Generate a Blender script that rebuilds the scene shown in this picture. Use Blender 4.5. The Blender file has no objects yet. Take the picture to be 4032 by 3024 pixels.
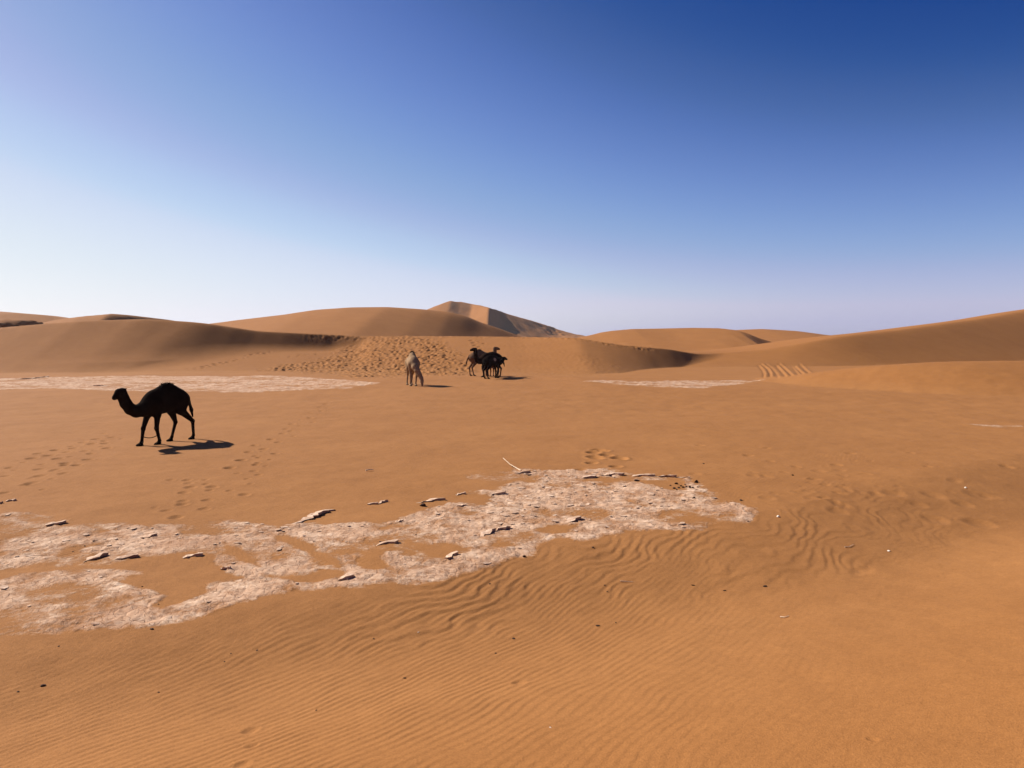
import bpy, math, random
import numpy as np
from mathutils import Vector, Matrix

# ------------------------------------------------------------------ camera, sky, sun, exposure
scene = bpy.context.scene
HC = 3.4                     # camera height above the salt flat (it stands on a dune)
FPX = 740.0                  # focal length in 1024-wide pixels
PITCH = math.atan(47.0 / FPX)
cam_d = bpy.data.cameras.new('camera'); cam_d.sensor_width = 36; cam_d.lens = 36 * FPX / 1024
cam_d.clip_start = 0.05; cam_d.clip_end = 20000
cam = bpy.data.objects.new('camera', cam_d); scene.collection.objects.link(cam)
cam.location = (0, 0, HC); cam.rotation_euler = (math.pi / 2 - PITCH, 0, 0)
scene.camera = cam

SUN_EL = math.radians(36.0)
SUN_AZ = math.radians(-62.0)          # from +Y (view direction), negative = to the left
sun_dir = Vector((math.sin(SUN_AZ) * math.cos(SUN_EL), math.cos(SUN_AZ) * math.cos(SUN_EL), math.sin(SUN_EL)))

world = bpy.data.worlds.new('World'); scene.world = world; world.use_nodes = True
wn = world.node_tree; wn.nodes.clear()
w_out = wn.nodes.new('ShaderNodeOutputWorld'); w_bg = wn.nodes.new('ShaderNodeBackground')
w_sky = wn.nodes.new('ShaderNodeTexSky'); w_sky.sky_type = 'NISHITA'; w_sky.sun_disc = False
w_sky.sun_elevation = SUN_EL; w_sky.sun_rotation = SUN_AZ
w_sky.altitude = 700; w_sky.air_density = 1.0; w_sky.dust_density = 0.6; w_sky.ozone_density = 2.5
# one tone curve for the whole sky: the deep blue and the pale horizon of this phone camera
w_in = wn.nodes.new('ShaderNodeVectorMath'); w_in.operation = 'SCALE'; w_in.inputs['Scale'].default_value = 0.05
w_sep = wn.nodes.new('ShaderNodeSeparateColor'); w_com = wn.nodes.new('ShaderNodeCombineColor')
wn.links.new(w_sky.outputs[0], w_in.inputs[0]); wn.links.new(w_in.outputs[0], w_sep.inputs[0])
w_mx = wn.nodes.new('ShaderNodeMath'); w_mx.operation = 'MAXIMUM'
wn.links.new(w_sep.outputs[0], w_mx.inputs[0]); wn.links.new(w_sep.outputs[1], w_mx.inputs[1])
def w_madd(a_out, k, b_out):
    n = wn.nodes.new('ShaderNodeMath'); n.operation = 'MULTIPLY_ADD'; n.inputs[1].default_value = k
    wn.links.new(a_out, n.inputs[0]); wn.links.new(b_out, n.inputs[2]); return n.outputs[0]
w_r = w_madd(w_sep.outputs[2], 0.25, w_sep.outputs[0]); w_g = w_madd(w_sep.outputs[2], 0.25, w_mx.outputs[0]); w_b = w_madd(w_sep.outputs[2], 1.0, w_mx.outputs[0])
grade = []
for w_src, pts in ((w_r, [(0, 0), (.09, .004), (.113, .016), (.13, .048), (.157, .110), (.226, .28), (.258, .385), (.30, .50), (.34, .63), (.44, .76), (.54, .85), (1, 1.15)]),
                   (w_g, [(0, 0), (.12, .03), (.157, .070), (.18, .116), (.218, .21), (.288, .38), (.33, .465), (.375, .595), (.446, .735), (.56, .85), (1, 1.15)]),
                   (w_b, [(0, 0), (.22, .19), (.30, .285), (.344, .36), (.40, .51), (.484, .65), (.54, .695), (.60, .76), (.68, .855), (.78, .90), (.88, .91), (1, .95)])):
    fc = wn.nodes.new('ShaderNodeFloatCurve'); mp = fc.mapping; mp.clip_max_y = 2.0; mp.use_clip = False
    cv = mp.curves[0]
    cv.points[0].location = pts[0]; cv.points[1].location = pts[-1]
    for p in pts[1:-1]: cv.points.new(*p)
    mp.update()
    wn.links.new(w_src, fc.inputs['Value']); grade.append(fc.outputs[0])
w_mn = wn.nodes.new('ShaderNodeMath'); w_mn.operation = 'MINIMUM'
wn.links.new(grade[0], w_mn.inputs[0]); wn.links.new(grade[1], w_mn.inputs[1])
for out, k in ((w_mn.outputs[0], 0), (grade[1], 1), (grade[2], 2)): wn.links.new(out, w_com.inputs[k])
w_up = wn.nodes.new('ShaderNodeVectorMath'); w_up.operation = 'SCALE'; w_up.inputs['Scale'].default_value = 10.0
wn.links.new(w_com.outputs[0], w_up.inputs[0]); wn.links.new(w_up.outputs[0], w_bg.inputs['Color'])
w_bg.inputs['Strength'].default_value = 0.1 / 2**0.82
wn.links.new(w_bg.outputs[0], w_out.inputs['Surface'])

sun_l = bpy.data.lights.new('sun', 'SUN'); sun_l.energy = 5.0; sun_l.angle = math.radians(0.5); sun_l.color = (1.0, 0.94, 0.86)
sun = bpy.data.objects.new('sun', sun_l); scene.collection.objects.link(sun)
sun.rotation_euler = (-sun_dir).to_track_quat('-Z', 'Y').to_euler()

vs = scene.view_settings
vs.view_transform = 'Standard'; vs.look = 'None'; vs.gamma = 1.0; vs.use_curve_mapping = False; vs.exposure = 0.82

C = scene.collection
rnd = random.Random(7)
CT, ST = math.cos(PITCH), math.sin(PITCH)
S22 = 1024 / 2212.0          # picture coordinates noted at 2212 px width
SRC = 1024 / 4032.0          # picture coordinates noted at full width

def px(u, v, D):
    """world point at forward distance D seen at (u, v)"""
    a = (u - 512) / FPX; b = (384 - v) / FPX
    dy = CT + b * ST; dz = -ST + b * CT
    t = D / dy
    return a * t, D, HC + dz * t

def proj(x, y, z):
    d = y * CT - (z - HC) * ST
    return 512 + FPX * x / d, 384 - FPX * (y * ST + (z - HC) * CT) / d

# ------------------------------------------------------------------ noise
def _hash(ix, iy, seed):
    h = (ix.astype(np.int64) * 374761393 + iy.astype(np.int64) * 668265263 + seed * 2147483647) & 0xFFFFFFFF
    h = ((h ^ (h >> 13)) * 1274126177) & 0xFFFFFFFF
    return h ^ (h >> 16)

def perlin(x, y, seed=0):
    xi = np.floor(x); yi = np.floor(y); fx = x - xi; fy = y - yi
    ix = xi.astype(np.int64); iy = yi.astype(np.int64)
    ux = fx * fx * fx * (fx * (fx * 6 - 15) + 10); uy = fy * fy * fy * (fy * (fy * 6 - 15) + 10)
    def g(ox, oy):
        a = (_hash(ix + ox, iy + oy, seed) & 1023) * (2 * np.pi / 1024)
        return np.cos(a) * (fx - ox) + np.sin(a) * (fy - oy)
    n0 = g(0, 0) * (1 - ux) + g(1, 0) * ux
    n1 = g(0, 1) * (1 - ux) + g(1, 1) * ux
    return (n0 * (1 - uy) + n1 * uy) * 1.5

def fbm(x, y, oct=4, seed=0, gain=0.5):
    s = 0; a = 1
    for i in range(oct):
        s = s + a * perlin(x * 2**i, y * 2**i, seed + i * 17); a *= gain
    return s

def dents(x, y, cell, rmin, rmax, density, seed):
    """negative dents with raised rims, jittered over a grid of cells: footprints in loose sand"""
    gx = np.floor(x / cell).astype(np.int64); gy = np.floor(y / cell).astype(np.int64)
    out = np.zeros_like(x)
    for ox in (-1, 0, 1):
        for oy in (-1, 0, 1):
            h = _hash(gx + ox, gy + oy, seed); h2 = _hash(gx + ox, gy + oy, seed + 91)
            cx = (gx + ox + (h & 255) / 255.0) * cell; cy = (gy + oy + ((h >> 8) & 255) / 255.0) * cell
            r = rmin + (rmax - rmin) * (h2 & 255) / 255.0
            on = (((h2 >> 8) & 255) / 255.0 < density)
            q = ((x - cx)**2 + ((y - cy) * 0.8)**2) / (r * r)
            out += on * (-np.exp(-q * 1.6) + 0.45 * np.exp(-(np.sqrt(q) - 1.35)**2 * 5)) * r
    return out

def sstep(a, b, x):
    t = np.clip((x - a) / (b - a), 0, 1); return t * t * (3 - 2 * t)

def smax(a, b, k):
    h = np.clip(k - np.abs(a - b), 0, None) / k
    return np.maximum(a, b) + h * h * k * 0.25

# ------------------------------------------------------------------ dunes by crest line
class Dune:
    """a dune given by its crest line; rows (u, v, distance, front width, front power); behind it falls off over wb"""
    def __init__(self, rows, wb=40, rnd_=0.1, smooth=0.012, zoff=0.0):
        P = np.array([list(px(r[0], r[1], r[2])) + list(r[3:5]) for r in rows], float)
        P = P[np.argsort(P[:, 0])]
        span = P[-1, 0] - P[0, 0]
        self.x0, self.x1 = P[0, 0] - 0.3 * span, P[-1, 0] + 0.3 * span
        n = 1600
        xs = np.linspace(self.x0, self.x1, n)
        k = max(3, int(smooth * n)); w = np.exp(-np.linspace(-2, 2, 2 * k + 1)**2); w /= w.sum()
        def sm(col):
            a = np.interp(xs, P[:, 0], P[:, col])
            a = np.pad(a, k, mode='edge')
            return np.convolve(a, w, 'valid')
        over = np.maximum(P[0, 0] - xs, xs - P[-1, 0]) / (0.22 * span)
        self.xs = xs; self.Y = sm(1); self.Z = (sm(2) + zoff) * (1 - sstep(0, 1, over)); self.W = sm(3); self.P = sm(4)
        self.wb = wb; self.r = rnd_
    def __call__(self, x, y, wob=0):
        Y = np.interp(x, self.xs, self.Y) + wob; Z = np.maximum(np.interp(x, self.xs, self.Z), 0)
        W = np.interp(x, self.xs, self.W); P = np.interp(x, self.xs, self.P)
        r = self.r
        t = np.clip((Y - y) / W, 0, 1); t = (np.sqrt(t * t + r * r) - r) / (math.sqrt(1 + r * r) - r)
        f = Z * (1 - t)**P
        tb = np.clip((y - Y) / self.wb, 0, 1)
        b = Z * (1 - tb * tb * (3 - 2 * tb))
        return np.where(y < Y, f, b)

ridge = Dune([(-420, 350, 80, 16, 1.5), (-200, 337, 76, 14, 1.3), (0, 327.6, 75, 13, 1.3), (80, 321, 76, 14, 1.3), (145, 319, 77.5, 15, 1.3), (190, 321.8, 79, 15, 1.35),
              (209, 323.8, 79.7, 13.5, 1.35), (257, 331, 82, 9, 1.25), (297, 333, 84.2, 7.2, 1.15), (338, 335, 86.8, 6.6, 1.15), (365, 336.4, 88.0, 9, 1.2), (390, 336.6, 87.5, 22, 1.3),
              (449, 336.3, 85, 23, 1.2), (521, 337, 82, 21, 1.2), (577, 338, 76.5, 18, 1.3), (600, 342, 76, 15, 1.3), (625, 345.5, 76.6, 10.5, 1.25), (650, 347.5, 78, 6.5, 1.2), (668, 349, 79.3, 4.8, 1.15),
              (685, 352, 80.8, 3.8, 1.15), (710, 356, 83.5, 3.0, 1.15), (729, 361, 86, 2.2, 1.15), (750, 367, 88, 2, 1.15), (775, 374, 88, 4, 1.5), (900, 376, 88, 10, 1.5)],
             wb=30, rnd_=0.03, smooth=0.006)
apron = Dune([(150, 358, 74, 13, 1.3), (200, 354, 76.5, 15, 1.3), (240, 352.5, 78, 16, 1.3), (297, 352, 80.5, 18, 1.3), (338, 352, 82.5, 20, 1.3), (380, 351, 83.5, 21, 1.2), (420, 352, 83, 21, 1.2), (470, 356, 80, 19, 1.2),
              (560, 366, 73, 13, 1.3), (620, 368, 72, 11, 1.3), (680, 369, 72, 9, 1.3), (740, 372, 72, 8, 1.3)], wb=12, rnd_=0.1)
big = Dune([(60, 345, 190, 60, 1.2), (150, 331, 180, 60, 1.2), (214, 323.8, 170, 60, 1.2), (241, 320, 164, 60, 1.2), (289, 314.4, 155, 60, 1.2), (321, 309.8, 150, 60, 1.2),
            (353, 307.6, 148, 60, 1.2), (388, 307, 147, 60, 1.3), (425, 309.3, 149, 58, 1.6), (450, 312, 152, 55, 1.9), (466, 316, 155, 52, 2.2),
            (481, 322.5, 158, 48, 2.3), (498, 328, 162, 44, 2.2), (514, 334, 167, 40, 2), (530, 340, 172, 36, 2), (560, 345, 178, 36, 2)],
           wb=60, rnd_=0.12, smooth=0.01)
farl1 = Dune([(-300, 318, 260, 80, 1.3), (-120, 309, 250, 80, 1.3), (0, 310.7, 240, 70, 1.3), (32, 312, 238, 60, 1.5), (60, 316, 240, 50, 1.6), (85, 320, 245, 50, 1.6), (110, 326, 250, 50, 1.6), (160, 340, 260, 50, 1.6)], wb=80, rnd_=0.1)
farl2 = Dune([(20, 328, 200, 40, 1.5), (60, 319, 196, 40, 1.5), (85, 315.7, 193, 40, 1.5), (111, 313.6, 192, 36, 1.8), (128, 315, 195, 34, 2.2), (164, 319.3, 203, 32, 2.4), (190, 324, 210, 32, 2.2), (230, 335, 220, 32, 2)], wb=60, rnd_=0.05)
farl4 = Dune([(-120, 322, 170, 12, 1.6), (-20, 319.5, 168, 11, 2.0), (8, 319.0, 168, 14, 1.5), (24, 319.6, 169, 13, 1.5), (36, 320.8, 171, 12, 1.5), (46, 323.5, 174, 12, 1.5), (70, 330, 180, 8, 2)], wb=20, rnd_=0.04)
farl5 = Dune([(-150, 325, 130, 14, 1.6), (-40, 322.5, 128, 12, 2.0), (0, 322.0, 128, 10, 2.2), (14, 323.2, 130, 9, 2.4), (26, 325.5, 133, 8, 2.4), (50, 331, 138, 8, 2)], wb=20, rnd_=0.05)
farl3 = Dune([(170, 330, 420, 80, 1.3), (200, 323, 420, 80, 1.3), (213, 321.4, 420, 80, 1.3), (225, 321, 420, 80, 1.3), (238, 322.5, 420, 80, 1.3), (270, 330, 420, 80, 1.3)], wb=100, rnd_=0.1)
farr1 = Dune([(540, 345, 150, 40, 1.4), (575, 338.5, 150, 40, 1.4), (594, 334.5, 151, 40, 1.4), (602, 332.4, 151, 40, 1.4), (612, 330.8, 151, 40, 1.3), (632, 329, 151, 42, 1.3),
              (660, 328.5, 152, 44, 1.3), (693, 327.8, 150, 44, 1.3), (718, 328.2, 147, 40, 1.4), (734, 330, 144, 34, 1.6), (745, 333, 143, 26, 2.2), (757, 338, 144, 22, 2.8),
              (772, 342.5, 147, 20, 2.8), (788, 345.5, 150, 18, 2.5), (802, 349, 153, 18, 2), (850, 352, 160, 20, 1.5)], wb=60, rnd_=0.06, smooth=0.006)
farr2 = Dune([(660, 338, 230, 60, 1.3), (700, 332, 226, 60, 1.3), (734, 329.8, 222, 60, 1.3), (759, 328.6, 220, 60, 1.4), (792, 330.3, 218, 60, 1.5), (816, 332.6, 220, 55, 1.7), (840, 336.2, 224, 50, 1.8), (900, 342, 230, 50, 1.6)], wb=80, rnd_=0.08)
right = Dune([(660, 356, 86, 14, 1.3), (760, 350.5, 86, 12, 1.3), (800, 343.5, 87, 10, 1.2), (840, 336, 90, 10.5, 1.15), (890, 330.8, 97, 13, 1.1), (940, 323.9, 106, 16, 1.1), (973, 319.5, 114, 18.5, 1.1),
              (997, 315.6, 120, 20, 1.1), (1024, 310.4, 127, 23, 1.1), (1100, 299, 148, 30, 1.1), (1250, 287, 185, 40, 1.1), (1600, 290, 230, 50, 1.1)], wb=70, rnd_=0.08)
swell = Dune([(700, 390, 54, 11, 1.4), (770, 381, 52, 11, 1.4), (814, 374.7, 50, 12, 1.3), (874, 366.6, 48, 13, 1.2), (907, 364.2, 47.3, 13, 1.2), (946, 361.6, 47, 13, 1.15), (1024, 361, 47.5, 13, 1.1),
              (1150, 360, 50, 14, 1.1), (1400, 366, 56, 15, 1.2)], wb=12, rnd_=0.12, smooth=0.03)
low = Dune([(240, 396, 46, 10, 1.4), (330, 388, 48, 12, 1.4), (370, 384, 50, 14, 1.3), (430, 381, 52.5, 16, 1.2), (480, 379.8, 53.5, 18, 1.2), (540, 380, 53, 18, 1.2), (577, 380.5, 51, 16, 1.2), (640, 385.2, 48.5, 15, 1.2), (690, 388.2, 46.5, 13, 1.2),
            (760, 393, 43.5, 9, 1.3), (860, 397, 40.5, 8, 1.4), (924, 402, 38, 7, 1.4), (1010, 408, 35, 7, 1.4)], wb=7, rnd_=0.5, zoff=0.0)

# foot of the dune the camera stands on
FLOOR = 0.31
_toe = []
for (u, v) in [(-500, 660), (-200, 645), (0, 632), (139, 620), (278, 600), (400, 575), (532, 545), (650, 527), (755, 514), (900, 480), (1024, 452), (1250, 425)]:
    a = (u - 512) / FPX; b = (384 - v) / FPX
    dy = CT + b * ST; dz = -ST + b * CT; t = -(HC - FLOOR) / dz
    _toe.append((a * t, dy * t))
_toe = np.array(_toe)
_tx = np.linspace(-40, 90, 1300)
_ty = np.interp(_tx, _toe[:, 0], _toe[:, 1], left=8.0, right=_toe[-1, 1])
_k = 12; _w = np.exp(-np.linspace(-2, 2, 2 * _k + 1)**2); _w /= _w.sum()
_ty = np.convolve(np.pad(_ty, _k, mode='edge'), _w, 'valid')
# inner line where the sunlit bank starts to rise; between it and the foot lies a shallow scoured hollow
_bp = []
for (u, v) in [(-500, 770), (-200, 735), (0, 713), (178, 686), (305, 655), (531, 618), (701, 590), (871, 561), (1024, 512), (1200, 475)]:
    a = (u - 512) / FPX; b = (384 - v) / FPX
    dy = CT + b * ST; dz = -ST + b * CT; t = -(HC - FLOOR + 0.12) / dz
    _bp.append((a * t, dy * t))
_bp = np.array(_bp); _bx, _by = _bp[:, 0], _bp[:, 1]
_yb = np.convolve(np.pad(np.interp(_tx, _bx, _by), 14, mode='edge'), np.ones(29) / 29, 'valid')
_gs = np.linspace(0, 60, 6000)
_gm = np.interp(_gs, [0, .5, 1.5, 4, 10, 60], [0.0, .10, .205, .265, .27, .27])
_gz = np.cumsum(_gm) * (_gs[1] - _gs[0])
def fore_s(x, y):
    return (np.interp(x, _tx, _ty) - y) * 0.86
def bank_s(x, y):
    return (np.interp(x, _tx, _yb) - y) * 0.9
def fore(x, y):
    yt = np.interp(x, _tx, _ty); yb = np.interp(x, _tx, _yb); w = np.maximum(yt - yb, 0.5)
    t = np.clip((yt - y) / w, 0, 1)
    dip = -np.minimum(0.075 * w, 0.34) * (0.35 * t + 0.65 * t * t * (3 - 2 * t))
    z = dip + np.interp(np.clip(bank_s(x, y), 0, 50), _gs, _gz)
    return np.where(z > 3.0, 3.0 + 2.0 * np.tanh((z - 3.0) / 2.0), z)

def rise(z, d, k):
    """smooth union that leaves the ground alone where the dune has no height"""
    return np.where(d > 1e-4, smax(z, d, k * np.clip((d - FLOOR) / 0.8, 0.02, 1)), z)

def base_height(x, y):
    """the large shapes: flat, swells and dunes"""
    d = np.hypot(x, y)
    z = FLOOR + 0.06 * fbm(x * 0.09, y * 0.09, 3, 3) * sstep(3, 14, d) * (1 - sstep(60, 120, d))
    wob = 0.10 * fbm(x * 0.22, y * 0.05, 3, 21)
    wob2 = 2.0 * fbm(x * 0.03, y * 0.015, 3, 22)
    z = z + 0.75 * low(x, y)
    z = z + fore(x, y)
    z = rise(z, swell(x, y), 0.3)
    r = ridge(x, y, wob)
    ap = apron(x, y); k = (1.1 - 0.85 * sstep(-16, 2, x)) * np.clip(np.maximum(r, ap), 0.02, 1)
    z = rise(z, smax(r, ap, k), 0.5)
    z = rise(z, right(x, y), 1.0)
    for dn in (big, farr1, farr2, farl1, farl2, farl3, farl4, farl5):
        z = np.maximum(z, dn(x, y, wob2 * (0.2 if dn in (farl4, farl5) else 1.0)))
    far = sstep(250, 800, d)
    z = z + far * (2.0 * fbm(x * 0.006, y * 0.006, 3, 8) - 2.5)
    return z

def ray_hit(u, v, dmax=130.0):
    """ground point seen at picture position (u, v)"""
    a = (u - 512) / FPX; b = (384 - v) / FPX
    D = np.concatenate([np.linspace(2.5, 30, 900), np.linspace(30.05, dmax, 1500)])
    dy = CT + b * ST; dz = -ST + b * CT; t = D / dy
    z = HC + dz * t; h = base_height(a * t, D)
    i = int(np.argmax(h >= z))
    if h[i] < z[i] or i == 0: return None
    return float(a * t[i]), float(D[i]), float(h[i])

# ------------------------------------------------------------------ salt crust outline (picture polygons carried down to the ground)
def P22(*pts): return np.array(pts, float) * S22
def PC(ox, oy, sc, *pts): return np.array([((x / sc + ox) * SRC, (y / sc + oy) * SRC) for x, y in pts])
salt_main = P22((-500, 1090), (-200, 1095), (0, 1105), (60, 1108), (200, 1130), (330, 1133), (430, 1137), (500, 1120), (540, 1128), (600, 1143), (640, 1132), (700, 1130), (760, 1125), (820, 1132), (880, 1115),
                (930, 1098), (985, 1080), (1020, 1062), (1060, 1058), (1020, 1040), (1000, 1026), (1060, 1020), (1160, 1018), (1280, 1017), (1380, 1023), (1480, 1030), (1505, 1045), (1560, 1070), (1600, 1088), (1636, 1106), (1618, 1131),
                (1545, 1124), (1530, 1143), (1430, 1145), (1330, 1150), (1250, 1170), (1200, 1160), (1160, 1172), (1152, 1200), (1100, 1213), (1000, 1245), (900, 1258), (840, 1255), (780, 1270), (700, 1270),
                (620, 1280), (560, 1290), (500, 1308), (430, 1333), (350, 1345), (270, 1357), (150, 1362), (0, 1372), (-200, 1380), (-500, 1400))
salt_far_left = P22((-600, 818), (0, 818), (120, 815), (300, 812), (430, 813), (560, 811), (660, 815), (760, 822), (820, 827), (760, 838), (650, 842), (560, 848), (430, 846), (330, 846), (200, 842), (100, 838), (0, 842), (-600, 850))
salt_far_right = P22((1245, 823), (1330, 822), (1450, 823), (1560, 822), (1660, 820), (1600, 830), (1520, 838), (1440, 838), (1340, 831))
salt_tip = P22((2080, 916), (2150, 917), (2230, 921), (2150, 923))
holes = [
    PC(0, 1700, 1.58, (-300, 880), (0, 850), (200, 825), (350, 812), (370, 840), (560, 830), (600, 850), (400, 870), (150, 890), (0, 915), (-300, 930)),
    PC(0, 1700, 1.58, (560, 850), (700, 815), (830, 775), (980, 760), (1200, 745), (1330, 770), (1350, 830), (1430, 870), (1560, 905), (1480, 930), (1280, 945), (1290, 1000), (1150, 1060), (1000, 1105), (945, 1085), (1045, 1020), (900, 985), (760, 960), (700, 930), (880, 880)),
    PC(1300, 1780, 2.765, (270, 1180), (380, 1080), (520, 1040), (760, 1030), (850, 960), (905, 985), (800, 1080), (640, 1105), (575, 1160), (620, 1240), (500, 1275), (380, 1262)),
    PC(1300, 1780, 2.765, (900, 990), (1040, 1005), (1300, 1010), (1400, 1060), (1380, 1110), (1270, 1155), (1100, 1162), (980, 1080)),
    PC(0, 1700, 1.58, (1690, 655), (1760, 640), (1900, 690), (2130, 810), (2100, 842), (1980, 792), (1830, 722)),
    PC(0, 1700, 1.58, (1390, 690), (1500, 730), (1650, 852), (1600, 855), (1500, 800), (1400, 745)),
    PC(0, 1700, 1.58, (1650, 885), (1900, 885), (2000, 850), (2100, 855), (2190, 900), (1950, 945), (1850, 935), (1600, 905)),
    PC(0, 1700, 1.58, (330, 770), (420, 720), (560, 705), (640, 690), (560, 720), (480, 750), (380, 790)),
    PC(1300, 1780, 2.765, (1100, 330), (1500, 300), (1700, 325), (1880, 350), (1720, 385), (1480, 400), (1490, 440), (1720, 445), (1760, 500), (1780, 540), (1600, 580), (1480, 575), (1250, 560), (1000, 500)),
    PC(2200, 1740, 2.765, (-150, 900), (100, 905), (280, 860), (200, 930), (100, 990), (-50, 1010), (-250, 960)),
    PC(2200, 1740, 2.765, (1250, 815), (1450, 820), (1700, 850), (2000, 900), (1700, 890), (1400, 850)),
    PC(2200, 1740, 2.765, (-100, 395), (250, 410), (420, 385), (700, 395), (1000, 405), (1350, 400), (1380, 520), (1200, 520), (900, 440), (600, 440), (300, 440), (0, 440)),
]
def poly_sd(u, v, P, ky=2.2):
    """signed distance in picture pixels (vertical stretched), positive inside"""
    X = u; Y = v * ky
    A = P.copy(); A[:, 1] *= ky
    B = np.roll(A, -1, 0)
    d2 = np.full(X.shape, 1e9); inside = np.zeros(X.shape, bool)
    for (ax, ay), (bx, by) in zip(A, B):
        ex, ey = bx - ax, by - ay
        t = np.clip(((X - ax) * ex + (Y - ay) * ey) / (ex * ex + ey * ey + 1e-9), 0, 1)
        d2 = np.minimum(d2, (X - ax - t * ex)**2 + (Y - ay - t * ey)**2)
        c = (ay > Y) != (by > Y)
        xi = ax + (Y - ay) * ex / np.where(abs(ey) < 1e-9, 1e-9, ey)
        inside ^= c & (X < xi)
    return np.where(inside, 1, -1) * np.sqrt(d2)

def salt_mask(x, y, z):
    u, v = proj(x, y, z)
    n = fbm(x * 1.1, y * 1.1, 4, 50, 0.6); n2 = fbm(x * 0.45, y * 0.6, 3, 61)
    s = poly_sd(u, v, salt_main) + 5.5 * n + 2.0 * perlin(x * 6.0, y * 6.0, 52)
    h = np.full(u.shape, -99.0)
    for H in holes: h = np.maximum(h, poly_sd(u, v, H))
    h = h + 4.0 * n - 0.3
    m = np.minimum(s, -h) 
    bare = sstep(0.10, 0.62, n2 + 0.45 * n + 0.20 * (1 - sstep(-4.5, 0.5, x)))                 # sand drifted over the crust here and there
    near = sstep(-4.5, 4.5, m) * (1 - 0.74 * bare)
    n3 = fbm(x * 0.30, y * 0.55, 4, 33, 0.6)
    f = np.maximum(poly_sd(u, v, salt_far_left), poly_sd(u, v, salt_far_right))
    far = sstep(-0.8, 1.2, f + 1.3 * n3) * (0.35 + 0.65 * sstep(-0.40, 0.25, n3 + 0.08 + 0.4 * n))
    far = np.maximum(far, 0.45 * sstep(-1, 1, poly_sd(u, v, salt_tip) + 2 * n3))
    return np.maximum(near, far)

# ------------------------------------------------------------------ footprints placed one by one
prints = []
def trail(pts, n, spread, r=0.13, seed=1):
    rr = random.Random(seed)
    pts = [q for q in (ray_hit(*p) for p in pts) if q]
    if len(pts) < 2: return
    seg = [math.dist(pts[i][:2], pts[i + 1][:2]) for i in range(len(pts) - 1)]; L = sum(seg)
    for k in range(n):
        t = (k + 0.5) / n * L
        for i, s in enumerate(seg):
            if t <= s: break
            t -= s
        f = min(1, t / seg[i]); x = pts[i][0] * (1 - f) + pts[i + 1][0] * f; y = pts[i][1] * (1 - f) + pts[i + 1][1] * f
        dx, dy = (pts[i + 1][0] - pts[i][0]) / seg[i], (pts[i + 1][1] - pts[i][1]) / seg[i]
        sd = (1 if k % 2 else -1) * spread + rr.gauss(0, spread * 0.35)
        prints.append((x - dy * sd + rr.gauss(0, .06), y + dx * sd + rr.gauss(0, .06), r * rr.uniform(.55, 1.05)))
def c6(x, y): return ((x / 1.58) * SRC, (y / 1.58 + 1700) * SRC)
def c3(x, y): return ((x / 1.58) * SRC, (y / 1.58 + 1140) * SRC)
def sp(x, y): return (x * SRC, y * SRC)
trail([c6(-200, 330), c6(20, 258), c6(200, 185), c6(330, 130), c6(480, 92), c6(640, 40), c6(760, 5)], 24, 0.22, 0.115, 2)
trail([c6(-100, 400), c6(90, 325), c6(250, 300), c6(340, 262), c6(470, 170), c6(620, 98), c6(720, 30)], 18, 0.2, 0.11, 3)
trail([c6(160, 378), c6(260, 330), c6(330, 215), c6(440, 195)], 7, 0.2, 0.11, 4)
trail([c6(985, 575), c6(1015, 518), c6(1120, 425), c6(1200, 380), c6(1355, 303), c6(1460, 230), c6(1560, 150), c6(1640, 92), c6(1740, 40), c6(1800, 8), c6(1880, -60), c6(1960, -120), c6(2080, -190)], 36, 0.20, 0.11, 5)
trail([c6(900, 480), c6(1050, 445), c6(1120, 465), c6(1330, 460), c6(1420, 420), c6(1490, 365), c6(1515, 330), c6(1620, 240), c6(1605, 215), c6(1680, 115)], 16, 0.16, 0.10, 6)
trail([c6(1070, 287), c6(1165, 315), c6(1290, 340), c6(1210, 378)], 6, 0.12, 0.10, 7)
trail([c3(1140, 505), c3(1300, 480), c3(1450, 440), c3(1600, 405), c3(1700, 385)], 30, 0.28, 0.22, 8)
trail([c3(1720, 428), c3(1850, 412), c3(1990, 398)], 10, 0.2, 0.2, 9)
trail([sp(1870, 1336), sp(1882, 1352), sp(1880, 1380)], 8, 0.3, 0.26, 10)
for a, b, r in [(2337, 1783, .16), (2345, 1772, .12), (2360, 1772, .12), (2375, 1776, .14), (2388, 1794, .15), (2338, 1800, .16), (2352, 1805, .15), (2436, 1805, .16), (2450, 1808, .13), (2330, 1824, .13), (2424, 1838, .13), (2286, 1851, .12),
                (3296, 2012, .14), (3681, 2046, .18), (3856, 2064, .2), (3519, 1944, .17), (3674, 1950, .17), (3850, 1948, .2), (3900, 1955, .15), (3790, 1985, .15), (3392, 2248, .12), (3370, 2258, .08), (3415, 2238, .08),
                (987, 2881, .055), (993, 2941, .04), (955, 3015, .05), (3437, 2911, .03), (2045, 2690, .05), (3091, 2431, .045), (1110, 2375, .0)]:
    if r: p = ray_hit(*sp(a, b)); prints.append((p[0], p[1], r))
for k in range(70):     # scuffed band right of the salt
    p = ray_hit(*sp(rnd.gauss(3250, 260), rnd.gauss(1905, 60))); prints.append((p[0], p[1], rnd.uniform(.05, .13)))

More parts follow.
